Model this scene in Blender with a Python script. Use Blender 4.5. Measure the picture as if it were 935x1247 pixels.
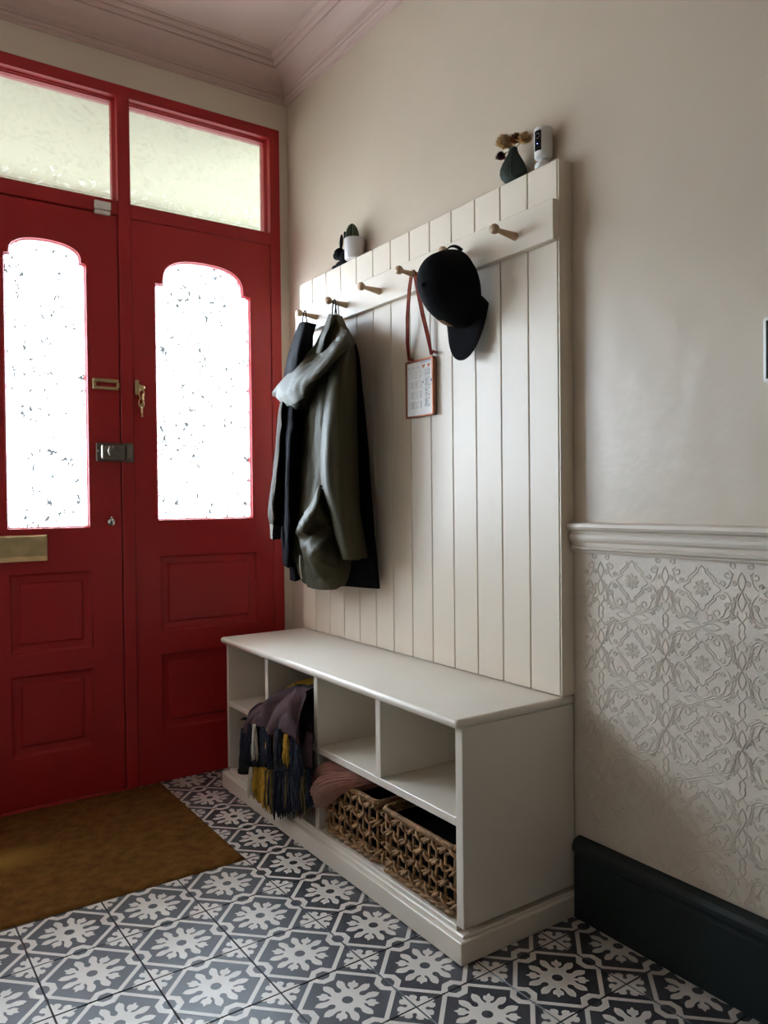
import bpy, bmesh, math, random
from mathutils import Vector, Matrix, noise
for o in list(bpy.data.objects): bpy.data.objects.remove(o)
SC = bpy.context.scene
COL = SC.collection
rnd = random.Random(7)
PI = math.pi

# ------------------------------------------------------------------ camera
YAW, PITCH, ROLL, FPX = 0.5995, -0.0147, -0.0103, 948.4756
fwd = Vector((math.sin(YAW)*math.cos(PITCH), math.cos(YAW)*math.cos(PITCH), math.sin(PITCH)))
rgt = Vector((math.cos(YAW), -math.sin(YAW), 0)); upv = rgt.cross(fwd)
r_ = math.cos(ROLL)*rgt + math.sin(ROLL)*upv
u_ = -math.sin(ROLL)*rgt + math.cos(ROLL)*upv
cd = bpy.data.cameras.new('camera'); cam = bpy.data.objects.new('camera', cd); COL.objects.link(cam)
cam.matrix_world = Matrix(((r_.x, u_.x, -fwd.x, -1.4547), (r_.y, u_.y, -fwd.y, -2.7837), (r_.z, u_.z, -fwd.z, 1.0169), (0, 0, 0, 1)))
cd.sensor_fit = 'VERTICAL'; cd.sensor_height = 24.0; cd.lens = FPX*24.0/1247.0
cd.clip_start = 0.02
SC.camera = cam

# ------------------------------------------------------------------ sky, lamps, exposure
w = bpy.data.worlds.new('overcast_sky'); SC.world = w; w.use_nodes = True
bg = w.node_tree.nodes['Background']
bg.inputs['Color'].default_value = (0.72, 0.86, 1.0, 1); bg.inputs['Strength'].default_value = 20.0
def area(name, loc, sx, sy, rot, power, col=(1, 1, 1), portal=False):
    l = bpy.data.lights.new(name, 'AREA'); l.shape = 'RECTANGLE'; l.size = sx; l.size_y = sy; l.energy = power; l.color = col
    o = bpy.data.objects.new(name, l); COL.objects.link(o); o.location = loc; o.rotation_euler = rot
    if portal: l.cycles.is_portal = True
    return o
# portals only guide the sampling of the sky through the glazed front (pointing into the hall)
area('sky_portal', (-1.065, 0.07, 1.25), 2.1, 2.5, (-PI/2, 0, 0), 1, portal=True)
SC.view_settings.view_transform = 'Standard'; SC.view_settings.look = 'None'
SC.view_settings.gamma = 1.0; SC.view_settings.use_curve_mapping = False
SC.view_settings.exposure = 0.8
SC.cycles.use_denoising = True
SC.cycles.max_bounces = 10; SC.cycles.diffuse_bounces = 6; SC.cycles.transparent_max_bounces = 12
SC.cycles.caustics_reflective = False; SC.cycles.caustics_refractive = False
SC.cycles.sample_clamp_indirect = 6.0

# ------------------------------------------------------------------ materials
def mat(name, col, rough=0.5, metal=0.0, var=0.06, scale=6.0, bump=0.0, bscale=60.0, spec=0.5, stretch=(1, 1, 1), col2=None, sheen=0.0):
    m = bpy.data.materials.new(name); m.use_nodes = True
    nt = m.node_tree; n = nt.nodes; L = nt.links; b = n['Principled BSDF']
    tc = n.new('ShaderNodeTexCoord'); mp = n.new('ShaderNodeMapping'); mp.inputs['Scale'].default_value = stretch
    L.new(tc.outputs['Object'], mp.inputs['Vector'])
    ns = n.new('ShaderNodeTexNoise'); ns.inputs['Scale'].default_value = scale; ns.inputs['Detail'].default_value = 4
    L.new(mp.outputs['Vector'], ns.inputs['Vector'])
    rp = n.new('ShaderNodeValToRGB'); rp.color_ramp.elements[0].position = .3; rp.color_ramp.elements[1].position = .7
    c2 = col2 or tuple(min(1, c*(1+var)) for c in col); c1 = col if col2 else tuple(c*(1-var) for c in col)
    rp.color_ramp.elements[0].color = (*c1, 1); rp.color_ramp.elements[1].color = (*c2, 1)
    L.new(ns.outputs['Fac'], rp.inputs['Fac']); L.new(rp.outputs['Color'], b.inputs['Base Color'])
    b.inputs['Roughness'].default_value = rough; b.inputs['Metallic'].default_value = metal
    b.inputs['Specular IOR Level'].default_value = spec
    if sheen: b.inputs['Sheen Weight'].default_value = sheen
    if bump:
        nb = n.new('ShaderNodeTexNoise'); nb.inputs['Scale'].default_value = bscale; nb.inputs['Detail'].default_value = 3
        L.new(mp.outputs['Vector'], nb.inputs['Vector'])
        bp = n.new('ShaderNodeBump'); bp.inputs['Strength'].default_value = bump; bp.inputs['Distance'].default_value = 0.01
        L.new(nb.outputs['Fac'], bp.inputs['Height']); L.new(bp.outputs['Normal'], b.inputs['Normal'])
    return m
def glass_mat(name, clear, tint, mark_lo, mark_hi, bscale, milk=0.3, mark=0.55, marks=False):
    m = bpy.data.materials.new(name); m.use_nodes = True
    nt = m.node_tree; n = nt.nodes; L = nt.links; n.clear()
    out = n.new('ShaderNodeOutputMaterial'); tc = n.new('ShaderNodeTexCoord')
    ns = n.new('ShaderNodeTexNoise'); ns.inputs['Scale'].default_value = bscale; ns.inputs['Detail'].default_value = 2; ns.inputs['Distortion'].default_value = 1.2
    L.new(tc.outputs['Object'], ns.inputs['Vector'])
    bp = n.new('ShaderNodeBump'); bp.inputs['Strength'].default_value = 0.8; bp.inputs['Distance'].default_value = 0.02
    L.new(ns.outputs['Fac'], bp.inputs['Height'])
    tr = n.new('ShaderNodeBsdfTransparent'); tr.inputs['Color'].default_value = (*tint, 1)
    tl = n.new('ShaderNodeBsdfTranslucent'); tl.inputs['Color'].default_value = (*tint, 1); L.new(bp.outputs['Normal'], tl.inputs['Normal'])
    gl = n.new('ShaderNodeBsdfGlossy'); gl.inputs['Roughness'].default_value = 0.08; L.new(bp.outputs['Normal'], gl.inputs['Normal'])
    rf = n.new('ShaderNodeBsdfRefraction'); rf.inputs['IOR'].default_value = 1.5; rf.inputs['Color'].default_value = (*[c*.5 for c in tint], 1)
    L.new(bp.outputs['Normal'], rf.inputs['Normal'])
    m1 = n.new('ShaderNodeMixShader'); m1.inputs[0].default_value = milk; L.new(tr.outputs[0], m1.inputs[1]); L.new(tl.outputs[0], m1.inputs[2])
    # sparse ripples in the rolled glass bend the view of the ground and hedges
    vo = n.new('ShaderNodeTexNoise'); vo.inputs['Scale'].default_value = bscale*2.2; vo.inputs['Detail'].default_value = 1; vo.inputs['Distortion'].default_value = 2.5
    L.new(tc.outputs['Object'], vo.inputs['Vector'])
    rp = n.new('ShaderNodeValToRGB'); rp.color_ramp.elements[0].position = mark_lo; rp.color_ramp.elements[1].position = mark_hi
    rp.color_ramp.elements[0].color = (0, 0, 0, 1); rp.color_ramp.elements[1].color = (mark, mark, mark, 1)
    L.new(vo.outputs['Fac'], rp.inputs['Fac'])
    m2 = n.new('ShaderNodeMixShader'); L.new(rp.outputs['Color'], m2.inputs[0]); L.new(m1.outputs[0], m2.inputs[1]); L.new(rf.outputs[0], m2.inputs[2])
    # dark tint painted along ripples for the refracted dark surroundings, in scattered patches
    if marks:
        mp = n.new('ShaderNodeMapping'); mp.inputs['Scale'].default_value = (26, 26, 15); L.new(tc.outputs['Object'], mp.inputs['Vector'])
        na = n.new('ShaderNodeTexNoise'); na.inputs['Scale'].default_value = 1.0; na.inputs['Detail'].default_value = 1; na.inputs['Distortion'].default_value = 1.6; L.new(mp.outputs['Vector'], na.inputs['Vector'])
        ra = n.new('ShaderNodeValToRGB'); e = ra.color_ramp.elements
        e[0].position = .462; e[0].color = (0, 0, 0, 1); e[1].position = .480; e[1].color = (1, 1, 1, 1); q = e.new(.520); q.color = (1, 1, 1, 1); q = e.new(.538); q.color = (0, 0, 0, 1)
        L.new(na.outputs['Fac'], ra.inputs['Fac'])
        nb = n.new('ShaderNodeTexNoise'); nb.inputs['Scale'].default_value = 6; nb.inputs['Detail'].default_value = 2; L.new(tc.outputs['Object'], nb.inputs['Vector'])
        rb = n.new('ShaderNodeValToRGB'); rb.color_ramp.elements[0].position = .44; rb.color_ramp.elements[1].position = .45; L.new(nb.outputs['Fac'], rb.inputs['Fac'])
        mm = n.new('ShaderNodeMath'); mm.operation = 'MULTIPLY'; L.new(ra.outputs['Color'], mm.inputs[0]); L.new(rb.outputs['Color'], mm.inputs[1])
        td = n.new('ShaderNodeBsdfTransparent'); td.inputs['Color'].default_value = (.012, .0115, .0105, 1)
        mk = n.new('ShaderNodeMixShader'); L.new(mm.outputs[0], mk.inputs[0]); L.new(m2.outputs[0], mk.inputs[1]); L.new(td.outputs[0], mk.inputs[2]); m2 = mk
    m3 = n.new('ShaderNodeMixShader'); m3.inputs[0].default_value = 0.05; L.new(m2.outputs[0], m3.inputs[1]); L.new(gl.outputs[0], m3.inputs[2])
    L.new(m3.outputs[0], out.inputs['Surface'])
    return m
M = {}
M['plaster'] = mat('plaster_beige', (0.545, 0.462, 0.360), 0.36, 0, .03, 2.5, 0.35, 11.0, spec=0.5)
M['plaster_front'] = mat('plaster_pale', (0.60, 0.53, 0.43), 0.6, 0, .03, 3, 0.15, 12)
M['ceiling'] = mat('paint_dusty_pink', (0.48, 0.355, 0.31), 0.7, 0, .03, 4, 0.08, 30)
M['lincrusta'] = mat('paint_relief_white', (0.60, 0.53, 0.445), 0.45, 0, .03, 8, 0.10, 160)
M['white'] = mat('satin_off_white', (0.69, 0.605, 0.49), 0.42, 0, .025, 5, 0.03, 25, stretch=(1, 1, .2))
M['bench'] = mat('satin_white', (0.68, 0.615, 0.525), 0.30, 0, .025, 5, 0.03, 25)
M['red'] = mat('gloss_red', (0.37, 0.015, 0.016), 0.42, 0, .08, 4, 0.05, 30, spec=0.4)
M['green'] = mat('dark_green_paint', (0.008, 0.015, 0.0155), 0.55, 0, .1, 6, 0.1, 20, spec=.35)
M['grout'] = mat('grout_brown', (0.15, 0.125, 0.105), 0.9, 0, .2, 30, 0.2, 200)
M['tile_dark'] = mat('tile_charcoal', (0.045, 0.047, 0.056), 0.40, 0, .14, 9, 0.06, 60, spec=0.65)
M['tile_light'] = mat('tile_white', (0.64, 0.60, 0.55), 0.40, 0, .06, 9, 0.05, 60, spec=0.8)
M['brass'] = mat('aged_brass', (0.60, 0.47, 0.25), 0.42, 1.0, .15, 25, 0.05, 60)
M['bronze'] = mat('grey_bronze', (0.20, 0.18, 0.15), 0.40, 0.9, .12, 30, 0.05, 60)
M['chrome'] = mat('chrome', (0.75, 0.75, 0.75), 0.12, 1.0, .03, 20)
M['plastic'] = mat('white_plastic', (0.72, 0.71, 0.68), 0.35, 0, .02, 10)
M['black_plastic'] = mat('black_gloss', (0.006, 0.006, 0.007), 0.12, 0, .1, 10)
M['beech'] = mat('beech_wood', (0.44, 0.29, 0.17), 0.5, 0, .14, 14, 0.05, 60, stretch=(.3, 1, 1))
M['coir'] = mat('coir', (0.135, 0.058, 0.014), 0.95, 0, .3, 30, 0.6, 300, spec=0.1)
M['olive'] = mat('olive_cotton', (0.039, 0.033, 0.016), 0.66, 0, .08, 20, 0.12, 240, spec=0.18)
M['olive_in'] = mat('olive_lining_grey', (0.22, 0.22, 0.24), 0.6, 0, .06, 20, 0.1, 200)
M['navy'] = mat('navy_cloth', (0.0055, 0.005, 0.0068), 0.9, 0, .2, 20, 0.15, 240, spec=0.08)
M['brown'] = mat('brown_olive_cloth', (0.026, 0.016, 0.007), 0.85, 0, .1, 20, 0.12, 240, spec=0.1)
M['cuff'] = mat('grey_rib_cuff', (0.16, 0.145, 0.115), 0.8, 0, .1, 60, 0.3, 300, stretch=(1, 1, .1), spec=0.2)
M['black_cloth'] = mat('black_cloth', (0.004, 0.004, 0.0045), 0.9, 0, .2, 20, 0.2, 260, spec=0.08)
M['tan'] = mat('tan_leather', (0.25, 0.13, 0.06), 0.55, 0, .1, 40, 0.1, 200)
M['ribbon'] = mat('burgundy_ribbon', (0.10, 0.007, 0.006), 0.8, 0, .3, 30, col2=(0.17, 0.035, 0.012), spec=.1)
M['copper'] = mat('copper', (0.34, 0.12, 0.065), 0.4, 0.6, .1, 40)
M['card'] = mat('card_white', (0.78, 0.76, 0.73), 0.4, 0, .05, 30)
M['ink_gold'] = mat('ink_gold', (0.42, 0.36, 0.22), 0.5, 0, .15, 80)
M['ink_dark'] = mat('ink_grey', (0.22, 0.215, 0.20), 0.5, 0, .15, 80)
M['ink_red'] = mat('ink_coral', (0.62, 0.22, 0.14), 0.5, 0, .15, 80)
M['ink_pale'] = mat('ink_pale', (0.64, 0.615, 0.59), 0.5, 0, .08, 80)
M['ink_blue'] = mat('ink_blue', (0.16, 0.22, 0.42), 0.5, 0, .15, 80)
M['vase'] = mat('matt_teal_ceramic', (0.046, 0.060, 0.050), 0.75, 0, .06, 20, spec=.2)
M['straw'] = mat('dry_straw', (0.66, 0.49, 0.26), 0.8, 0, .2, 40)
M['russet'] = mat('dry_russet', (0.26, 0.10, 0.04), 0.8, 0, .3, 60)
M['plum'] = mat('dry_plum', (0.10, 0.025, 0.04), 0.8, 0, .3, 60)
M['stem'] = mat('dry_stem', (0.25, 0.2, 0.1), 0.8)
M['pot'] = mat('white_glaze', (0.66, 0.65, 0.64), 0.3, 0, .03, 20)
M['cactus'] = mat('cactus_green', (0.03, 0.055, 0.018), 0.6, 0, .25, 60)
M['spine'] = mat('cactus_spine', (0.20, 0.22, 0.10), 0.7)
M['soil'] = mat('dark_soil', (0.02, 0.015, 0.01), 0.9, 0, .3, 100, .5, 200)
M['rabbit'] = mat('black_painted_wood', (0.004, 0.004, 0.004), 0.85, 0, .2, 30, spec=.08)
M['wicker'] = mat('water_hyacinth', (0.31, 0.168, 0.070), 0.55, 0, .5, 45, 0.25, 160)
M['wicker2'] = mat('water_hyacinth_dark', (0.28, 0.175, 0.085), 0.65, 0, .3, 45, 0.25, 160)
M['yarn'] = mat('dusty_pink_yarn', (0.29, 0.115, 0.08), 0.9, 0, .15, 60, 0.5, 300, spec=0.15, sheen=.3)
M['throw'] = mat('mauve_weave', (0.14, 0.106, 0.122), 0.95, 0, .2, 60, 0.5, 350, spec=0.1, col2=(0.21, 0.115, 0.12))
M['throw_dark'] = mat('charcoal_weave', (0.040, 0.040, 0.046), 0.95, 0, .2, 60, 0.5, 350, spec=0.1, col2=(0.10, 0.09, 0.105))
M['t_navy'] = mat('tassel_navy', (0.026, 0.029, 0.042), 0.95, 0, .3, 60, 0.4, 300, spec=0.1)
M['t_mustard'] = mat('tassel_mustard', (0.50, 0.29, 0.045), 0.95, 0, .25, 60, 0.4, 300, spec=0.1)
M['t_cream'] = mat('tassel_cream', (0.52, 0.48, 0.40), 0.95, 0, .15, 60, 0.4, 300, spec=0.1)
M['t_olive'] = mat('tassel_olive', (0.11, 0.085, 0.035), 0.95, 0, .2, 60, 0.4, 300, spec=0.1)
M['rubber'] = mat('black_suede', (0.004, 0.004, 0.0045), 0.8, 0, .2, 30)
M['felt'] = mat('pale_grey_felt', (0.42, 0.41, 0.40), 0.95, 0, .06, 30, 0.3, 200)
M['paving'] = mat('pale_paving', (0.62, 0.60, 0.56), 0.8, 0, .08, 3, 0.1, 20)
M['soffit'] = mat('cream_soffit', (0.50, 0.47, 0.36), 0.8, 0, .03, 3)
M['carpet'] = mat('hall_boards', (0.30, 0.24, 0.18), 0.6, 0, .1, 5)
M['door_glass'] = glass_mat('rolled_glass', 0, (0.97, 0.985, 1.0), 0.80, 0.84, 22.0, 0.25, marks=True)
M['transom_glass'] = glass_mat('hammered_glass', 0, (0.148, 0.148, 0.130), 0.50, 0.80, 9.0, 0.05, 0.30)

# ------------------------------------------------------------------ mesh helpers
def link(o, parent=None):
    COL.objects.link(o)
    if parent is not None:
        o.parent = parent; o.matrix_parent_inverse = parent.matrix_basis.inverted()
        if parent.parent is not None:
            o.matrix_parent_inverse = (parent.parent.matrix_basis @ parent.matrix_parent_inverse @ parent.matrix_basis).inverted() if False else Matrix()
    return o
def obj(name, bm, mats, parent=None, smooth=False, label=None, auto=None):
    me = bpy.data.meshes.new(name)
    bmesh.ops.recalc_face_normals(bm, faces=bm.faces)
    bm.to_mesh(me); bm.free()
    for m in (mats if isinstance(mats, (list, tuple)) else [mats]): me.materials.append(m)
    if smooth: me.polygons.foreach_set('use_smooth', [True]*len(me.polygons))
    if auto: me.set_sharp_from_angle(angle=math.radians(auto))
    o = bpy.data.objects.new(name, me)
    if parent is not None:
        COL.objects.link(o); o.parent = parent
        # parts are modelled in world space; shift them into the space of their thing
        base = WORLD.get(parent.name, Vector((0, 0, 0)))
        me.transform(Matrix.Translation(-base)); WORLD[o.name] = base
    else:
        COL.objects.link(o); WORLD[o.name] = Vector((0, 0, 0))
    if label: o['label'] = label
    return o
WORLD = {}
def thing(name, loc, label, cat, group=None, kind=None):
    o = bpy.data.objects.new(name, None); COL.objects.link(o); o.location = loc; WORLD[o.name] = Vector(loc)
    o.empty_display_size = .05
    tag(o, label, cat, group, kind); return o
def tag(o, label, cat, group=None, kind=None):
    o['label'] = label; o['category'] = cat
    if group: o['group'] = group
    if kind: o['kind'] = kind
    return o
def B(): return bmesh.new()
def box(bm, x0, x1, y0, y1, z0, z1, c=0.0, seg=1, mi=0):
    r = bmesh.ops.create_cube(bm, size=1.0)
    vs = r['verts']
    for v in vs: v.co = Vector(((x0+x1)/2+v.co.x*(x1-x0), (y0+y1)/2+v.co.y*(y1-y0), (z0+z1)/2+v.co.z*(z1-z0)))
    fs = set(f for v in vs for f in v.link_faces)
    if c > 0:
        es = list(set(e for v in vs for e in v.link_edges))
        g = bmesh.ops.bevel(bm, geom=es, offset=c, segments=seg, affect='EDGES', profile=0.5)
        fs = set(f for f in g['faces']) | set(f for f in fs if f.is_valid)
    for f in fs:
        if f.is_valid: f.material_index = mi
    return bm
def loops(bm, rings, closed=True, cap0=False, cap1=False, mi=0):
    vr = [[bm.verts.new(p) for p in ring] for ring in rings]
    for a, b in zip(vr[:-1], vr[1:]):
        n = len(a)
        for i in range(n if closed else n-1):
            j = (i+1) % n
            f = bm.faces.new((a[i], a[j], b[j], b[i])); f.material_index = mi
    if cap0: bm.faces.new(list(reversed(vr[0]))).material_index = mi
    if cap1: bm.faces.new(vr[-1]).material_index = mi
    return vr
def tube(bm, pts, rad, n=8, closed=False, mi=0, caps=True, flat=1.0):
    pts = [Vector(p) for p in pts]; N = len(pts); rings = []
    prev = None
    for i, p in enumerate(pts):
        if closed: t = pts[(i+1) % N]-pts[i-1]
        else: t = pts[min(i+1, N-1)]-pts[max(i-1, 0)]
        t.normalize()
        if prev is None:
            a = t.orthogonal().normalized()
        else:
            a = prev-t*prev.dot(t)
            a = a.normalized() if a.length > 1e-6 else t.orthogonal().normalized()
        prev = a; b = t.cross(a)
        r = rad[i] if isinstance(rad, (list, tuple)) else rad
        rings.append([p+a*math.cos(2*PI*k/n)*r+b*math.sin(2*PI*k/n)*r*flat for k in range(n)])
    if closed: rings.append(rings[0])
    if closed:
        vr = [[bm.verts.new(q) for q in ring] for ring in rings[:-1]]
        for i in range(N):
            a, b = vr[i], vr[(i+1) % N]
            for k in range(n): bm.faces.new((a[k], a[(k+1) % n], b[(k+1) % n], b[k])).material_index = mi
    else: loops(bm, rings, True, caps, caps, mi)
    return bm
def lathe(bm, prof, c, axis='z', n=24, cap0=True, cap1=True, mi=0, sq=(1, 1)):
    rings = []
    for (r, h) in prof:
        ring = []
        for k in range(n):
            a = 2*PI*k/n; x, y = r*math.cos(a)*sq[0], r*math.sin(a)*sq[1]
            p = {'z': (x, y, h), 'x': (h, x, y), 'y': (y, h, x)}[axis]
            ring.append(Vector(c)+Vector(p))
        rings.append(ring)
    loops(bm, rings, True, cap0, cap1, mi); return bm
def ellipsoid(bm, c, r, n=16, m=10, rot=None, mi=0):
    vs = bmesh.ops.create_uvsphere(bm, u_segments=n, v_segments=m, radius=1.0)['verts']
    for v in vs:
        p = Vector((v.co.x*r[0], v.co.y*r[1], v.co.z*r[2]))
        if rot is not None: p = rot @ p
        v.co = Vector(c)+p
    for f in set(f for v in vs for f in v.link_faces): f.material_index = mi
    return bm
def plate(bm, outer, holes, y0, y1, mi=0):
    """flat board in the xz-plane with holes, from y0 (room side) to y1"""
    for yy in (y0, y1):
        es = []
        for lp in [outer]+holes:
            vs = [bm.verts.new((p[0], yy, p[1])) for p in lp]
            for i in range(len(vs)): es.append(bm.edges.new((vs[i], vs[(i+1) % len(vs)])))
        bmesh.ops.triangle_fill(bm, use_beauty=True, use_dissolve=False, edges=es)
    for lp in [outer]+holes:
        loops(bm, [[Vector((p[0], y0, p[1])) for p in lp], [Vector((p[0], y1, p[1])) for p in lp]])
    bmesh.ops.remove_doubles(bm, verts=bm.verts, dist=1e-5)
    return bm
def rect(x0, x1, z0, z1): return [(x0, z0), (x1, z0), (x1, z1), (x0, z1)]
def inset(lp, d):
    n = len(lp); out = []
    area2 = sum(lp[i][0]*lp[(i+1) % n][1]-lp[(i+1) % n][0]*lp[i][1] for i in range(n)); s = 1 if area2 > 0 else -1
    for i in range(n):
        p0, p, p1 = Vector(lp[i-1]), Vector(lp[i]), Vector(lp[(i+1) % n])
        e0 = (p-p0).normalized(); e1 = (p1-p).normalized()
        n0 = Vector((-e0.y, e0.x))*s; n1 = Vector((-e1.y, e1.x))*s
        b = n0+n1; q = b.length_squared
        b = b*(2/q) if q > .3 else n0
        o = p+b*d*(1.0); out.append((o.x, o.y))
    return out

# ------------------------------------------------------------------ room shell
XL, YB, ZC = -2.13, -5.6, 2.70
def shell(name, bm, m, label, cat): return tag(obj(name, bm, m), label, cat, kind='structure')
floor = shell('floor', box(B(), XL-.1, 0.15, YB-.1, 0.09, -0.12, -0.0045), M['grout'], 'hall floor laid with patterned charcoal and white encaustic tiles', 'floor')
shell('ceiling', box(B(), XL-.1, 0.15, YB-.1, 0.12, ZC, ZC+.1), M['ceiling'], 'flat dusty pink painted ceiling above the cornice', 'ceiling')
wr = thing('wall_right', (0, 0, 0), 'beige plaster side wall behind the coat rack with embossed white dado paper', 'wall', kind='structure')
obj('plaster', box(B(), 0, 0.12, YB-.1, 0.12, 0.90, ZC), M['plaster'], wr)
obj('dado_paper', box(B(), 0, 0.12, YB-.1, 0.12, -.1, 0.90), M['lincrusta'], wr)
shell('wall_left', box(B(), XL-.12, XL, YB-.1, 0.12, -.1, ZC), M['plaster_front'], 'pale plaster wall on the far side of the hall', 'wall')
shell('wall_back', box(B(), XL, 0, YB-.12, YB, -.1, ZC), M['plaster_front'], 'pale plaster wall at the inner end of the hall', 'wall')
wf = B(); box(wf, XL, 0, 0.0, 0.12, 2.482, ZC); box(wf, -.036, 0, 0, .12, -.1, 2.482); box(wf, XL, -2.094, 0, .12, -.1, 2.482)
shell('wall_front', wf, M['plaster_front'], 'narrow pale plaster wall around the red front door frame', 'wall')

# cornice: profile (distance from wall, height), mitred in the corners
CP = [(0, 2.583), (.010, 2.583), (.012, 2.590), (.020, 2.592), (.024, 2.600), (.022, 2.607), (.030, 2.611)]
for k in range(1, 9):
    a = k/8*PI/2; CP.append((.030+.062*(1-math.cos(a)), 2.611+.050*math.sin(a)))
CP += [(.100, 2.661), (.100, 2.668), (.107, 2.670), (.112, 2.676), (.113, 2.683), (.120, 2.685), (.127, 2.691), (.130, 2.698), (.138, 2.6985), (.138, 2.7005)]
def cornice(name, fn, t0, t1, label):
    bm = B(); ra = [fn(d, z, t0(d)) for d, z in CP]; rb = [fn(d, z, t1(d)) for d, z in CP]
    ra += [fn(0, ZC+.0005, t0(0))]; rb += [fn(0, ZC+.0005, t1(0))]
    loops(bm, [ra, rb], True, True, True)
    shell(name, bm, M['ceiling'], label, 'cornice')
cornice('trim_1', lambda d, z, t: Vector((-d, t, z)), lambda d: YB+d, lambda d: -d, 'dusty pink moulded cornice along the side wall above the coat rack')
cornice('trim_2', lambda d, z, t: Vector((t, -d, z)), lambda d: XL+d, lambda d: -d, 'dusty pink moulded cornice above the red front door')
cornice('trim_3', lambda d, z, t: Vector((XL+d, t, z)), lambda d: YB+d, lambda d: -d, 'dusty pink moulded cornice along the opposite side wall')

# dado rail and skirting on the right wall, from the near end of the rack
YE = -1.479
def run(name, prof, y0, y1, m, label, cat, x0=0, sgn=-1):
    bm = B(); loops(bm, [[Vector((x0+sgn*d, y0, z)) for d, z in prof], [Vector((x0+sgn*d, y1, z)) for d, z in prof]], True, True, True)
    return shell(name, bm, m, label, cat)
DP = [(0, .888), (.008, .888), (.010, .893), (.016, .896), (.018, .901), (.012, .904), (.013, .912), (.018, .917), (.020, .923), (.020, .930), (.015, .934), (.017, .940), (.026, .943), (.030, .949), (.028, .956), (.022, .959), (0, .960)]
run('trim_4', DP, YB, YE, M['lincrusta'], 'white moulded dado rail running from the coat rack along the side wall', 'dado rail')
SP = [(0, 0.001), (.022, 0.001), (.022, .150), (.019, .153), (.019, .158), (.026, .163), (.029, .170), (.028, .180), (.022, .190), (.012, .195), (0, .196)]
run('baseboard_right', SP, YB, YE-.010, M['green'], 'tall dark green skirting board beside the white bench', 'baseboard')
run('baseboard_left', SP, YB, -.02, M['green'], 'tall dark green skirting board on the opposite wall', 'baseboard', XL, 1)

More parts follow.
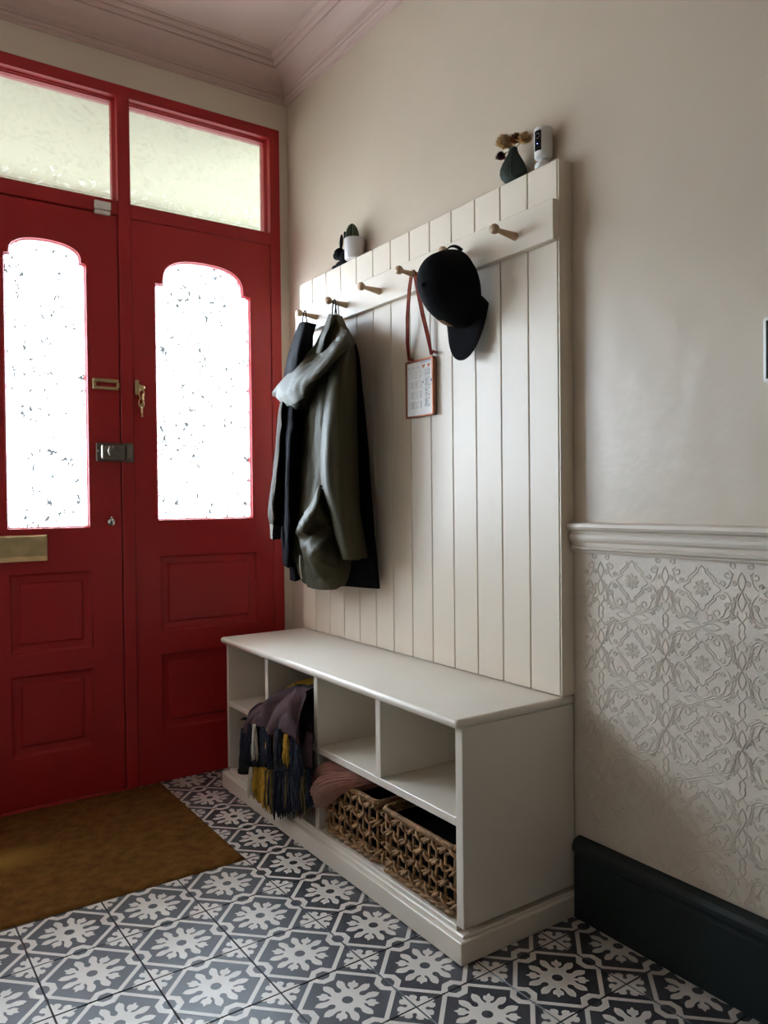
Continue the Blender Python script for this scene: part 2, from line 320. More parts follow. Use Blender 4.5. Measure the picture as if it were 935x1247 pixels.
# embossed relief of the dado paper
def relief():
    CW, CH = 0.176, 0.157
    S = []                                   # polylines in cell units, closed flag
    for k in range(8):                       # flower
        a = k*PI/4; c = (.075*math.cos(a), .075*math.sin(a)); e = []
        for j in range(8):
            t = j*PI/4; lx, ly = .034*math.cos(t), .018*math.sin(t)
            e.append((c[0]+lx*math.cos(a)-ly*math.sin(a), c[1]+lx*math.sin(a)+ly*math.cos(a)))
        S.append((e, True))
    S.append(([(.02*math.cos(j*PI/3), .02*math.sin(j*PI/3)) for j in range(6)], True))
    q = [(0, .30), (.045, .255), (.045, .215), (.10, .165), (.15, .115), (.15, .075), (.20, .045), (.245, 0)]
    for sx in (1, -1):
        for sy in (1, -1):
            S.append(([(sx*x, sy*y) for x, y in q], False))
            S.append(([(sx*(x+.028), sy*(y+.022)) for x, y in q[1:-1]], False))
            # lobed quatrefoil outline in double line, wavy ribbons on the cell borders
            for off in (0, .030):
                S.append(([(sx*(.462-off)*math.cos(t)*(1+.055*math.cos(8*t)+.05*math.sin(2*t)**2), sy*(.462-off)*math.sin(t)*(1+.055*math.cos(8*t)+.05*math.sin(2*t)**2)) for t in [PI/2*(.03+.94*i/22) for i in range(23)]], False))
            S.append(([(sx*(.5-.045*math.sin(t*PI)), sy*(.0+.25*t)) for t in [i/8 for i in range(9)]], False))
            S.append(([(sx*(.455+.07*t-.03*math.sin(t*PI*2)), sy*(.25+.25*t)) for t in [i/8 for i in range(9)]], False))
            S.append(([(sx*(.0+.25*t), sy*(.5-.045*math.sin(t*PI))) for t in [i/8 for i in range(9)]], False))
            S.append(([(sx*(.05+.20*t), sy*(.30+.10*t+.03*math.sin(t*PI*3))) for t in [i/10 for i in range(11)]], False))
            S.append(([(sx*(.22+.25*t), sy*(.40-.06*t+.03*math.sin(t*PI*2))) for t in [i/10 for i in range(11)]], False))
            S.append(([(sx*(.39+.03*math.sin(t*PI*2)), sy*(.12+.26*t)) for t in [i/10 for i in range(11)]], False))
            S.append(([(sx*(.20+.18*t), sy*(.40-.22*t+.05*math.sin(t*PI*2))) for t in [i/10 for i in range(11)]], False))
            S.append(([(sx*(.30+.10*t), sy*(.03+.20*t-.05*math.sin(t*PI))) for t in [i/8 for i in range(9)]], False))
            for (cx, cy, r0, tw, ph) in ((.20, .31, .070, 1, .3), (.33, .20, .062, -1, 1.2), (.10, .37, .050, -1, 2.6), (.40, .33, .045, 1, 2.2), (.31, .42, .040, -1, .2), (.42, .10, .036, 1, 1.0), (.27, .08, .040, -1, 3.0)):
                S.append(([(sx*(cx+r0*(1-t*.7)*math.cos(ph+tw*t*7)), sy*(cy+r0*(1-t*.7)*math.sin(ph+tw*t*7))) for t in [i/10 for i in range(11)]], False))
    wv, fc = [], []
    hw, hh = .0015, .0014
    for iy in range(-1, 4):
        for iz in range(-4, 2):
            oy, oz = -1.645-CW*iy, .828+CH*iz
            for pts, cl in S:
                P = [(oy+x*CW, oz+y*CH) for x, y in pts]
                n = len(P)
                if any(p[1] > .886 or p[1] < .200 or p[0] > -1.486 for p in P): continue
                base = len(wv)
                for i in range(n):
                    a = P[(i-1) % n] if cl or i else P[0]; b = P[(i+1) % n] if cl or i < n-1 else P[-1]
                    dx, dy = b[0]-a[0], b[1]-a[1]; l = math.hypot(dx, dy) or 1; nx, ny = -dy/l*hw, dx/l*hw
                    wv += [(0.0002, P[i][0]+nx, P[i][1]+ny), (-hh, P[i][0]+nx*.3, P[i][1]+ny*.3), (-hh, P[i][0]-nx*.3, P[i][1]-ny*.3), (0.0002, P[i][0]-nx, P[i][1]-ny)]
                for i in range(n if cl else n-1):
                    j = (i+1) % n
                    for k in range(3): fc.append((base+4*i+k, base+4*j+k, base+4*j+k+1, base+4*i+k+1))
    me = bpy.data.meshes.new('embossed_relief'); me.from_pydata(wv, [], fc); me.materials.append(M['lincrusta'])
    me.polygons.foreach_set('use_smooth', [True]*len(me.polygons))
    o = bpy.data.objects.new('embossed_relief', me); COL.objects.link(o); o.parent = wr; o['kind'] = 'stuff'
relief()

# ------------------------------------------------------------------ patterned floor tiles
def tile_mesh():
    bm = B(); h = .0988; T = .2
    box(bm, -h, h, -h, h, -.0100, -.0003, .0012)
    Z = 0.0
    cnt = [0]
    def poly(pts, z=Z):
        cnt[0] += 1; z = z+cnt[0]*.0000022
        vs = [bm.verts.new((max(-h+.0008, min(h-.0008, x*T)), max(-h+.0008, min(h-.0008, y*T)), z)) for x, y in pts]
        try: f = bm.faces.new(vs); f.material_index = 1
        except ValueError: pass
    def rot(p, a): return (p[0]*math.cos(a)-p[1]*math.sin(a), p[0]*math.sin(a)+p[1]*math.cos(a))
    for k in range(4):
        a = k*PI/2
        # lattice band between neighbouring edge middles
        A = (.5, .142); Bp = (.142, .5); nx = .026
        poly([rot(p, a) for p in ((A[0]-nx, A[1]-nx), (A[0]+nx, A[1]+nx), (Bp[0]+nx, Bp[1]+nx), (Bp[0]-nx, Bp[1]-nx))])
        # angular half ring at the edge middle
        O = [(.5, .140), (.450, .140), (.365, .060), (.365, -.060), (.450, -.140), (.5, -.140)]
        I = [(.5, .078), (.470, .072), (.435, .036), (.435, -.036), (.470, -.072), (.5, -.078)]
        for j in range(5): poly([rot(p, a) for p in (O[j], O[j+1], I[j+1], I[j])])
        def pol(r, dg, ss): return (r*math.cos(math.radians(dg)), ss*r*math.sin(math.radians(dg)))
        # pairs of large petals with a keyhole between
        for ss in (-1, 1):
            pet = [(.10, 0), (.145, 0), (.155, 7), (.175, 11), (.200, 10.5), (.222, 7), (.245, 6), (.285, 7.5), (.315, 10.5), (.346, 15.5), (.325, 19), (.318, 22), (.280, 25.5), (.235, 26.5), (.205, 28.5), (.188, 33), (.172, 37), (.160, 45), (.10, 45)]
            pp = [rot(pol(r, dg, ss), a) for r, dg in pet]
            poly(pp if ss > 0 else pp[::-1])
        d = a+PI/4
        fl = [(.150, .030), (.190, .020), (.205, .022), (.228, .050), (.262, .056), (.290, .050), (.286, .028), (.334, 0), (.286, -.028), (.290, -.050), (.262, -.056), (.228, -.050), (.205, -.022), (.190, -.020), (.150, -.030)]
        poly([rot(p, d) for p in fl])
        # quarter of the corner motif: half leaves along the joints, keyhole on the diagonal
        q = [(0, 0), (.225, 0), (.205, .028), (.172, .036), (.192, .060), (.170, .094), (.140, .106), (.118, .098), (.108, .084), (.100, .066), (.080, .058), (.066, .066)]
        q = q+[(y, x) for x, y in reversed(q[1:])]
        poly([rot((.5-x, .5-y), a) for x, y in q])
    # ring round the middle
    for j in range(24):
        t0, t1 = j*PI/12, (j+1)*PI/12
        poly([(.058*math.cos(t0), .058*math.sin(t0)), (.125*math.cos(t0), .125*math.sin(t0)), (.125*math.cos(t1), .125*math.sin(t1)), (.058*math.cos(t1), .058*math.sin(t1))])
    bm.normal_update()
    for f in bm.faces:
        if f.material_index == 1 and f.normal.z < 0: f.normal_flip()
    return bm
tb = tile_mesh()
# white print sits in one plane; triangulate the concave shapes
bmesh.ops.triangulate(tb, faces=[f for f in tb.faces if len(f.verts) > 4])
tme = bpy.data.meshes.new('tile'); tb.to_mesh(tme); tb.free(); tme.materials.append(M['tile_dark']); tme.materials.append(M['tile_light'])
PH = 0.0127
for i in range(-8, 4):
    for j in range(-8, 5):
        cx, cy = (i+.5)*.2, (j+.5)*.2
        x = -.7432+cx*math.cos(PH)-cy*math.sin(PH); y = -.9386+cx*math.sin(PH)+cy*math.cos(PH)
        if x > .05 or x < XL-.05 or y > .0 or y < -2.5: continue
        if -.33 < x and -1.3 < y < -.3: continue          # wholly under the bench
        if x < -.70 and y > -.6: continue                 # wholly under the mat
        o = bpy.data.objects.new('tile', tme); COL.objects.link(o); o.parent = floor; o['kind'] = 'structure'
        o.location = (x, y, rnd.uniform(-.0003, .0003)); o.rotation_euler = (rnd.uniform(-.0012, .0012), rnd.uniform(-.0012, .0012), PH+rnd.uniform(-.002, .002))

# ------------------------------------------------------------------ front door frame, leaves and transoms
FR = thing('trim_5', (-1.065, 0.03, 0), 'red painted front door frame with posts and transom rail', 'door frame', kind='structure')
def part(name, m, parent, fn, **k):
    bm = B(); fn(bm); return obj(name, bm, m, parent, **k)
Y0, Y1 = -.002, .09
def fbox(x0, x1, z0, z1, y0=Y0, y1=Y1): return lambda bm: box(bm, x0, x1, y0, y1, z0, z1, .0025)
for n, a in (('jamb', (-.080, -.036, 0.001, 2.482)), ('jamb', (-2.094, -2.050, 0.001, 2.482)), ('mullion', (-.667, -.624, .001, 2.442)), ('mullion', (-1.506, -1.463, .001, 2.442)),
             ('head', (-2.050, -.080, 2.442, 2.482)), ('transom_rail', (-.624, -.080, 2.0235, 2.072)), ('transom_rail', (-1.463, -.667, 2.026, 2.075)), ('transom_rail', (-2.05, -1.506, 2.0235, 2.072)), ('sill', (-1.463, -.667, .001, .011))):
    part(n, M['red'], FR, fbox(*a))
for n, a in (('light_stop', (-.095, -.070, .003, 2.04)), ('light_stop', (-.640, -.612, .003, 2.04)), ('light_stop', (-.684, -.655, .003, 2.04)), ('light_stop', (-1.475, -1.446, .003, 2.04)), ('light_stop', (-1.518, -1.49, .003, 2.04)), ('light_stop', (-2.06, -2.035, .003, 2.04)),
             ('light_stop', (-.612, -.095, 2.010, 2.04)), ('light_stop', (-1.446, -.684, 2.010, 2.04)), ('light_stop', (-2.035, -1.518, 2.010, 2.04)), ('light_stop', (-1.446, -.684, -.1, .022)), ('light_stop', (-.612, -.095, -.1, .022)), ('light_stop', (-2.035, -1.518, -.1, .022))):
    part(n, M['red'], FR, fbox(*a, y0=.0465, y1=.088))  # unseen stops added behind the leaves to block light through the gaps
def arch_loop(x0, x1, z0, zs, ztop, sh, n=18, p=2.3):
    """light with a shouldered arched head: x0..x1, bottom z0, shoulder height zs, crown ztop, shoulder width sh"""
    pts = [(x0, z0), (x1, z0), (x1, zs), (x1-sh, zs+.002)]
    c = (x0+x1)/2; a = (x1-x0)/2-sh; b = ztop-zs-.006
    for i in range(n+1):
        t = i/n*PI; ct, st = math.cos(t), math.sin(t)
        pts.append((c+a*math.copysign(abs(ct)**(2/p), ct), zs+.006+b*abs(st)**(2/p)))
    pts += [(x0+sh, zs+.002), (x0, zs)]
    return pts
def nested(bm, lp, steps, cap=False):
    """rings of the loop lp inset by d at depth y"""
    rings = [[Vector((p[0], y, p[1])) for p in (inset(lp, d) if d else lp)] for d, y in steps]
    loops(bm, rings, True, False, cap)
def leaf(name, label, x0, x1, z0, z1, lights, panels, glassy=.026):
    T = thing(name, ((x0+x1)/2, .03, z0), label, 'door', kind='structure')
    holes = lights+[rect(*p) for p in panels]
    part('leaf', M['red'], T, lambda bm: plate(bm, rect(x0, x1, z0, z1), holes, .0025, .046))
    for lp in lights:
        part('glazing_bead', M['red'], T, lambda bm: nested(bm, lp, [(-.0005, .0020), (.002, .0005), (.005, .0010), (.007, .005), (.009, .008), (.0105, .0085), (.0115, .020), (.0115, glassy)]))
        g = inset(lp, .010)
        part('glass_pane', M['door_glass'], T, lambda bm: loops(bm, [[Vector((p[0], glassy, p[1])) for p in g]], cap1=True))
    for p in panels:
        lp = rect(*p)
        part('raised_panel', M['red'], T, lambda bm: (box(bm, p[0]-.004, p[1]+.004, .030, .036, p[2]-.004, p[3]+.004), nested(bm, lp, [(-.004, .030), (-.004, .0060), (0, .0032), (.003, .0045), (.005, .011), (.010, .0145), (.030, .0165), (.032, .0155), (.036, .0095), (.038, .0085)], True)))
    return T
LG = [arch_loop(-1.041, -.773, .930, 1.841, 1.905, .016)]
LG2 = [(-2.13-0-x, z) for x, z in LG[0]][::-1]
D1 = leaf('door_1', 'red panelled front door leaf with letter plate, rim lock and arched glass', -1.459, -.671, .013, 2.021, [LG[0], LG2],
          [(-1.035, -.770, .519, .788), (-1.035, -.770, .179, .450), (-1.360, -1.095, .519, .788), (-1.360, -1.095, .179, .450)])
D2 = leaf('door_2', 'red side leaf with arched glass light beside the white bench', -.6225, -.0815, .003, 2.0215, [arch_loop(-.545, -.163, .949, 1.812, 1.913, .029, p=2.6)],
          [(-.535, -.152, .548, .825), (-.535, -.152, .188, .468)])
D3 = leaf('door_3', 'red side leaf with arched glass light by the opposite wall', -2.0485, -1.5075, .003, 2.0215, [arch_loop(-1.967, -1.585, .949, 1.812, 1.913, .029, p=2.6)],
          [(-1.978, -1.595, .548, .825), (-1.978, -1.595, .188, .468)])
def transom(name, x0, x1, z0, z1, label):
    T = thing(name, ((x0+x1)/2, .03, z0), label, 'window', kind='structure')
    lp = rect(x0, x1, z0, z1)
    part('window_frame', M['red'], T, lambda bm: nested(bm, lp, [(0, -.001), (.0005, .022), (.004, .024), (.006, .028), (.010, .030), (.012, .050)]))
    part('glass_pane', M['transom_glass'], T, lambda bm: loops(bm, [[Vector((p[0], .044, p[1])) for p in inset(lp, .009)]], cap1=True))
transom('window_1', -.624, -.080, 2.072, 2.442, 'transom window with frosted glass above the red side leaf, next to the wall corner')
transom('window_2', -1.463, -.667, 2.075, 2.442, 'wide transom window with frosted glass above the red front door')
transom('window_3', -2.050, -1.506, 2.072, 2.442, 'transom window with frosted glass by the opposite wall')

# door furniture (parts of their leaf)
def letter_plate(bm):
    box(bm, -1.175, -.917, -.004, .003, .829, .914, .001)
    box(bm, -1.172, -.922, -.0075, -.003, .846, .911, .001)
    loops(bm, [[Vector((x, -.0075, .846)), Vector((x, -.012, .838)), Vector((x, -.017, .829)), Vector((x, -.013, .8285)), Vector((x, -.003, .8445))] for x in (-1.175, -.921)], True, True, True)
part('letter_plate', M['brass'], D1, letter_plate, label='aged brass letter plate')
lock = part('rim_lock', M['bronze'], D1, lambda bm: (box(bm, -.755, -.661, -.006, .003, 1.163, 1.227, .002), box(bm, -.742, -.661, -.030, -.006, 1.168, 1.222, .008, 2)), label='grey bronze rim lock')
part('lock_knob', M['bronze'], lock, lambda bm: (ellipsoid(bm, (-.714, -.040, 1.197), (.011, .008, .0185)), lathe(bm, [(.006, -.040), (.006, -.028)], (-.714, 0, 1.197), 'y')))
part('lock_button', M['bronze'], lock, lambda bm: lathe(bm, [(.006, -.029), (.006, -.033), (.004, -.034)], (-.688, 0, 1.196), 'y', 12))
part('screw', M['chrome'], lock, lambda bm: ellipsoid(bm, (-.749, -.006, 1.197), (.004, .003, .004), 10, 6))
part('lock_keep', M['bronze'], FR, lambda bm: (box(bm, -.660, -.626, -.006, -.001, 1.161, 1.229, .002), box(bm, -.659, -.640, -.030, -.006, 1.168, 1.222, .006, 2)), label='grey bronze lock keep')
def chain_slot(bm):
    box(bm, -.763, -.675, -.006, .003, 1.4375, 1.4495, .0015); box(bm, -.763, -.675, -.006, .003, 1.4125, 1.4225, .0015)
    box(bm, -.763, -.751, -.006, .003, 1.422, 1.438, .0015); box(bm, -.681, -.672, -.007, .003, 1.420, 1.438, .0015)
    for x, z in ((-.755, 1.444), (-.683, 1.443), (-.755, 1.4175), (-.683, 1.417)): ellipsoid(bm, (x, -.006, z), (.003, .0015, .003), 8, 5)
part('chain_slide', M['brass'], D1, chain_slot, label='brass slotted door chain plate')
def esc(bm):
    lathe(bm, [(.0125, .002), (.0125, -.003), (.009, -.006), (.006, -.0065)], (-.706, 0, .951), 'y', 20)
    ellipsoid(bm, (-.706, -.004, .967), (.0045, .003, .0045), 10, 6)
es = part('lock_cover', M['chrome'], D1, esc, smooth=True, auto=40, label='round chrome keyhole cover')
part('keyhole', M['black_plastic'], es, lambda bm: (ellipsoid(bm, (-.706, -.0066, .953), (.0035, .001, .0035), 10, 6), box(bm, -.7085, -.7035, -.0074, -.006, .943, .953)))
def chainm(bm):
    box(bm, -.617, -.603, -.006, .003, 1.405, 1.455, .002); box(bm, -.606, -.594, -.012, .002, 1.415, 1.438, .003)
    ellipsoid(bm, (-.592, -.010, 1.428), (.008, .006, .008), 10, 6); ellipsoid(bm, (-.614, -.008, 1.405), (.005, .006, .006), 10, 6)
cp = part('door_chain', M['brass'], D2, chainm, label='brass door chain hanging from its bracket')
for k, (cx, cz, flat) in enumerate(((-.597, 1.406, 0), (-.5915, 1.389, 1), (-.598, 1.372, 0), (-.597, 1.352, 1))):
    def ln(bm):
        P = [(cx+(.0095*math.cos(t) if not flat else .004*math.cos(t)), -.010+(0.002*math.cos(t) if not flat else .006*math.cos(t)), cz+.017*math.sin(t)) for t in [i*PI/8 for i in range(16)]]
        tube(bm, P, .0027, 6, True)
    part('chain_link', M['brass'], cp, ln, smooth=True)
part('chain_pin', M['brass'], cp, lambda bm: (tube(bm, [(-.597, -.010, 1.342), (-.596, -.010, 1.326)], [.003, .0025], 8), ellipsoid(bm, (-.596, -.010, 1.326), (.005, .004, .004), 10, 6)))
cs = thing('contact_sensor', (-.722, -.008, 2.02), 'small white two-piece alarm contact at the top corner of the front door', 'sensor')
part('sensor_body', M['plastic'], cs, lambda bm: box(bm, -.750, -.694, -.016, -.0025, 2.031, 2.060, .004, 2))
part('magnet', M['plastic'], cs, lambda bm: box(bm, -.749, -.696, -.014, .0022, 2.0155, 2.0285, .003, 2))

# outside: open porch with cream soffit, pale paving (seen through the glass)
shell('porch_ceiling', box(box(B(), -3.2, 1.2, .125, 1.05, 2.485, 2.60), -3.2, 1.2, 1.05, 1.15, 2.40, 2.60), M['soffit'], 'cream soffit of the porch seen through the transom glass', 'ceiling')
shell('paving', box(B(), -14, 12, .125, 22, -.25, -.12), M['paving'], 'pale paving outside the front door', 'ground')

# ------------------------------------------------------------------ door mat
def matmesh(bm):
    x0, x1, y0, y1 = -1.66, -.546, -.742, -.006
    nx, ny = 150, 100; V = []
    for i in range(nx+1):
        row = []
        for j in range(ny+1):
            x = x0+(x1-x0)*i/nx; y = y0+(y1-y0)*j/ny
            e = min(i, nx-i, j, ny-j)
            z = (.0075+rnd.uniform(-.0012, .0012)+.0012*noise.noise(Vector((x*9, y*9, 0)))) if e > 0 else .0012
            row.append(bm.verts.new((x+rnd.uniform(-.002, .002)*(e > 0), y+rnd.uniform(-.002, .002)*(e > 0), z)))
        V.append(row)
    for i in range(nx):
        for j in range(ny): bm.faces.new((V[i][j], V[i+1][j], V[i+1][j+1], V[i][j+1]))
    # worn, yellowed patch
b = B(); matmesh(b); dm = obj('door_mat', b, M['coir'])
tag(dm, 'brown coir doormat lying on the tiles before the red front door', 'doormat')
nt = M['coir'].node_tree; bs = nt.nodes['Principled BSDF']; src = bs.inputs['Base Color'].links[0].from_socket
tc = nt.nodes.new('ShaderNodeTexCoord'); mp = nt.nodes.new('ShaderNodeMapping'); mp.vector_type = 'POINT'
mp.inputs['Location'].default_value = (1.14*5.5, .36*11, 0); mp.inputs['Scale'].default_value = (5.5, 11, 1)
gr = nt.nodes.new('ShaderNodeTexGradient'); gr.gradient_type = 'SPHERICAL'
nn = nt.nodes.new('ShaderNodeTexNoise'); nn.inputs['Scale'].default_value = 14
mu = nt.nodes.new('ShaderNodeMath'); mu.operation = 'MULTIPLY'
mx = nt.nodes.new('ShaderNodeMix'); mx.data_type = 'RGBA'; mx.inputs[7].default_value = (.27, .15, .03, 1)
nt.links.new(tc.outputs['Object'], mp.inputs['Vector']); nt.links.new(mp.outputs['Vector'], gr.inputs['Vector']); nt.links.new(tc.outputs['Object'], nn.inputs['Vector'])
nt.links.new(gr.outputs['Fac'], mu.inputs[0]); mu.inputs[1].default_value = 1.3; mu.use_clamp = True
nt.links.new(mu.outputs[0], mx.inputs[0]); nt.links.new(src, mx.inputs[6]); nt.links.new(mx.outputs[2], bs.inputs['Base Color'])

# ------------------------------------------------------------------ storage bench
BN = thing('storage_bench', (-.19, -.82, 0), 'white painted hall bench with open cubbyholes under its seat', 'bench')
W = M['bench']
Yl, Yr, Xf, ZT, ZU = -.177, -1.476, -.360, .537, .516
part('seat_top', W, BN, lambda bm: box(bm, -.379, -.003, Yr-.004, -.165, ZU, ZT, .009, 3), smooth=True, auto=50)
part('side_panel', W, BN, lambda bm: box(bm, Xf, -.0045, Yl-.016, Yl, .07, ZU, .0015))
part('side_panel', W, BN, lambda bm: box(bm, Xf, -.0045, Yr, Yr+.025, .07, ZU, .0015))
part('back_panel', W, BN, lambda bm: box(bm, -.012, -.0045, Yr+.025, Yl-.016, .07, ZU))
part('shelf', W, BN, lambda bm: box(bm, Xf+.0005, -.012, Yr+.025, Yl-.016, .292, .312, .0015))
part('bottom_board', W, BN, lambda bm: box(bm, Xf, -.012, Yr+.025, Yl-.016, .05, .070, .0015))
for y in (-.500, -.822, -1.1435):
    part('divider', W, BN, lambda bm: box(bm, Xf, -.012, y-.011, y+.011, .312, ZU, .0015))
part('divider', W, BN, lambda bm: box(bm, Xf, -.012, -.834, -.812, .07, .292, .0015))
def plinth(bm):
    P = [(.0015), ]
    box(bm, -.378, -.003, Yr-.012, -.165, .0012, .052, .002)
    box(bm, Xf-.004, -.004, Yr-.003, Yl+.004, .050, .0585, .003)
part('plinth', W, BN, plinth)

# ------------------------------------------------------------------ coat rack: tongue-and-groove panel with peg rail
XP, XR = -.0465, -.0655
PAN = thing('coat_rack', (-.03, -.824, .537), 'tall off-white boarded coat rack with a peg rail above the bench', 'coat rack')
Wm = M['white']
bmp = B(); box(bmp, XP, -.012, -.0985+.1, .0, ZT+.001, 1.832); bmp.free()
pl = None
for k in range(13):
    y1 = -.174-.1*k; y0 = y1-.0978
    if pl is None:
        b = B(); box(b, XP, XP+.018, y0+.0008, y1, ZT+.0015, 1.8315, .0014)
        pl = obj('plank', b, Wm, PAN); first = y1
    else:
        c = pl.copy(); COL.objects.link(c); c.parent = PAN; c.location = (0, y1-first, 0)
part('backing_board', Wm, PAN, lambda bm: box(bm, XP+.010, -.002, -1.474+.002, -.175, ZT+.0015, 1.8305))
part('end_panel', Wm, PAN, lambda bm: box(bm, XP+.001, -.001, -1.4765, -1.4735, ZT+.0015, 1.8315))
part('peg_rail', Wm, PAN, lambda bm: (box(bm, XR, XP+.001, -1.4762, -.1735, 1.636, 1.7335, .0015)))
for k in range(6):
    y = -.336-.2025*k
    def peg(bm):
        Lp = [(.0105, 0), (.0100, -.006), (.0080, -.030), (.0062, -.052), (.0060, -.058), (.0075, -.060), (.0110, -.064), (.0128, -.070), (.0120, -.076), (.0085, -.080), (.003, -.0815)]
        lathe(bm, [(r, h) for r, h in Lp], (0, 0, 0), 'x', 16)
        rt = Matrix.Translation((XR, y, 1.677)) @ Matrix.Rotation(math.radians(5), 4, 'Y')
        bmesh.ops.transform(bm, matrix=rt, verts=bm.verts)
    part('peg', M['beech'], PAN, peg, smooth=True, auto=50, label='turned beech peg' if k == 0 else None)

# ------------------------------------------------------------------ garments
def garment(name, m, secs, x0, th, parent, nu=40, nv=60, fold=0.0, fk=7, seed=0, p=2.2, comp=True, wr_=.004, caps=True, cols=None, label=None, xs=None, vfold=None):
    """cloth tube lofted through sections given as two (y, z) ends plus thickness in x"""
    n = len(secs)
    def smp(t):
        i = min(int(t*(n-1)), n-2); f = t*(n-1)-i
        def cr(a, b, c, d): return .5*((2*b)+(-a+c)*f+(2*a-5*b+4*c-d)*f*f+(-a+3*b-3*c+d)*f**3)
        g = lambda k: secs[max(0, min(n-1, k))]
        out = []
        for e in (0, 1): out.append(tuple(cr(g(i-1)[e][q], g(i)[e][q], g(i+1)[e][q], g(i+2)[e][q]) for q in (0, 1)))
        tt = th[i]*(1-f)+th[i+1]*f
        xx = x0 if xs is None else xs[i]*(1-f)+xs[i+1]*f
        return out, tt, xx
    rings = []
    for v in range(nv+1):
        t = v/nv
        (A, Bq), tt, xx = smp(t)
        cy, cz = (A[0]+Bq[0])/2, (A[1]+Bq[1])/2; hy, hz = (Bq[0]-A[0])/2, (Bq[1]-A[1])/2
        b = tt/2
        if comp:
            H = .564*abs(hy); q = H*H-(.826*b)**2
            if q < (.45*H)**2: q = (.45*H)**2; b = math.sqrt(H*H-q)/.826
            s = math.sqrt(q)/.564/max(abs(hy), 1e-5)
            hy *= s; hz *= s
        ring = []
        for k in range(nu):
            a = 2*PI*k/nu; ca, sa = math.cos(a), math.sin(a)
            ex = math.copysign(abs(ca)**(2/p), ca); ey = math.copysign(abs(sa)**(2/p), sa)
            f = 1+fold*math.sin(fk*a+seed+1.5*math.sin(3*t+seed))*min(1, .25+t)
            P = Vector((xx-b*ey*f, cy+hy*ex*f, cz+hz*ex*f))
            if vfold: P += Vector(vfold(a, t))
            nz = noise.noise(Vector((P.x*14+seed, P.y*14, P.z*5)))*wr_*1.6+noise.noise(Vector((P.x*30, P.y*30+seed, P.z*16)))*wr_
            d = Vector((-ey*abs(hy)+1e-6, ex*b, 0)).normalized()
            P += d*nz
            ring.append(P)
        rings.append(ring)
    bm = B(); loops(bm, rings, True, caps, caps)
    if parent is None: return obj(name, bm, m, smooth=True, label=label)
    return obj(name, bm, m, parent, smooth=True, label=label)
def hangloop(name, m, parent, y, z0, z1, x):
    b = B(); tube(b, [(x, y+.016, z0), (x-.002, y+.011, (z0+z1)/2), (x, y+.006, z1-.003), (x, y, z1), (x, y-.006, z1-.003), (x-.002, y-.011, (z0+z1)/2), (x, y-.016, z0)], .0022, 6)
    return obj(name, b, m, parent, smooth=True)
def cloth(name, m, rows, parent, back=-.062, sub=7, wr_=.0028, label=None, seed=0, crease=.004):
    """front of a hanging piece from a grid of (x, y, z) points, closed by a flatter back"""
    def cr(a, b, c, d, f): return .5*((2*b)+(-a+c)*f+(2*a-5*b+4*c-d)*f*f+(-a+3*b-3*c+d)*f**3)
    def dense(P):
        n = len(P); out = []
        for k in range(n-1):
            for q in range(sub):
                out.append(cr(P[max(0, k-1)], P[k], P[k+1], P[min(n-1, k+2)], q/sub))
        out.append(P[-1]); return out
    R = [dense([Vector(p) for p in row]) for row in rows]
    cols = list(zip(*R)); cols = [dense(list(c)) for c in cols]
    R = list(zip(*cols)); rings = []
    nr = len(R)
    for i, row in enumerate(R):
        n = len(row); front = []
        for k, p in enumerate(row):
            a = row[min(k+1, n-1)]-row[max(k-1, 0)]; v = R[min(i+1, nr-1)][k]-R[max(i-1, 0)][k]
            nn = a.cross(v)
            if nn.length > 1e-9: nn.normalize()
            if nn.x > 0: nn = -nn
            e = min(1, min(k, n-1-k)/3)
            d = noise.noise(Vector((p.x*10+seed, p.y*26, p.z*9)))*wr_*2+(abs(noise.noise(Vector((p.y*22+seed, p.z*15, p.x*9))))-.25)*-crease*1.6+noise.noise(Vector((p.x*50, p.y*60, p.z*45+seed)))*wr_*.5
            front.append(p+nn*d*e)
        bk = []
        for q in (.12, .35, .65, .88):
            k = int(round((n-1)*(1-q))); p = row[k]; ed = row[0]*q+row[-1]*(1-q)
            bx = max(back, max(row[0].x, row[-1].x)+.004) if back > -.5 else ed.x
            bk.append(Vector((bx, ed.y+(bx-ed.x)*.15, ed.z)))
        rings.append(front+bk)
    b = B(); loops(b, rings, True, True, True)
    return obj(name, b, m, parent, smooth=True, label=label, auto=75)
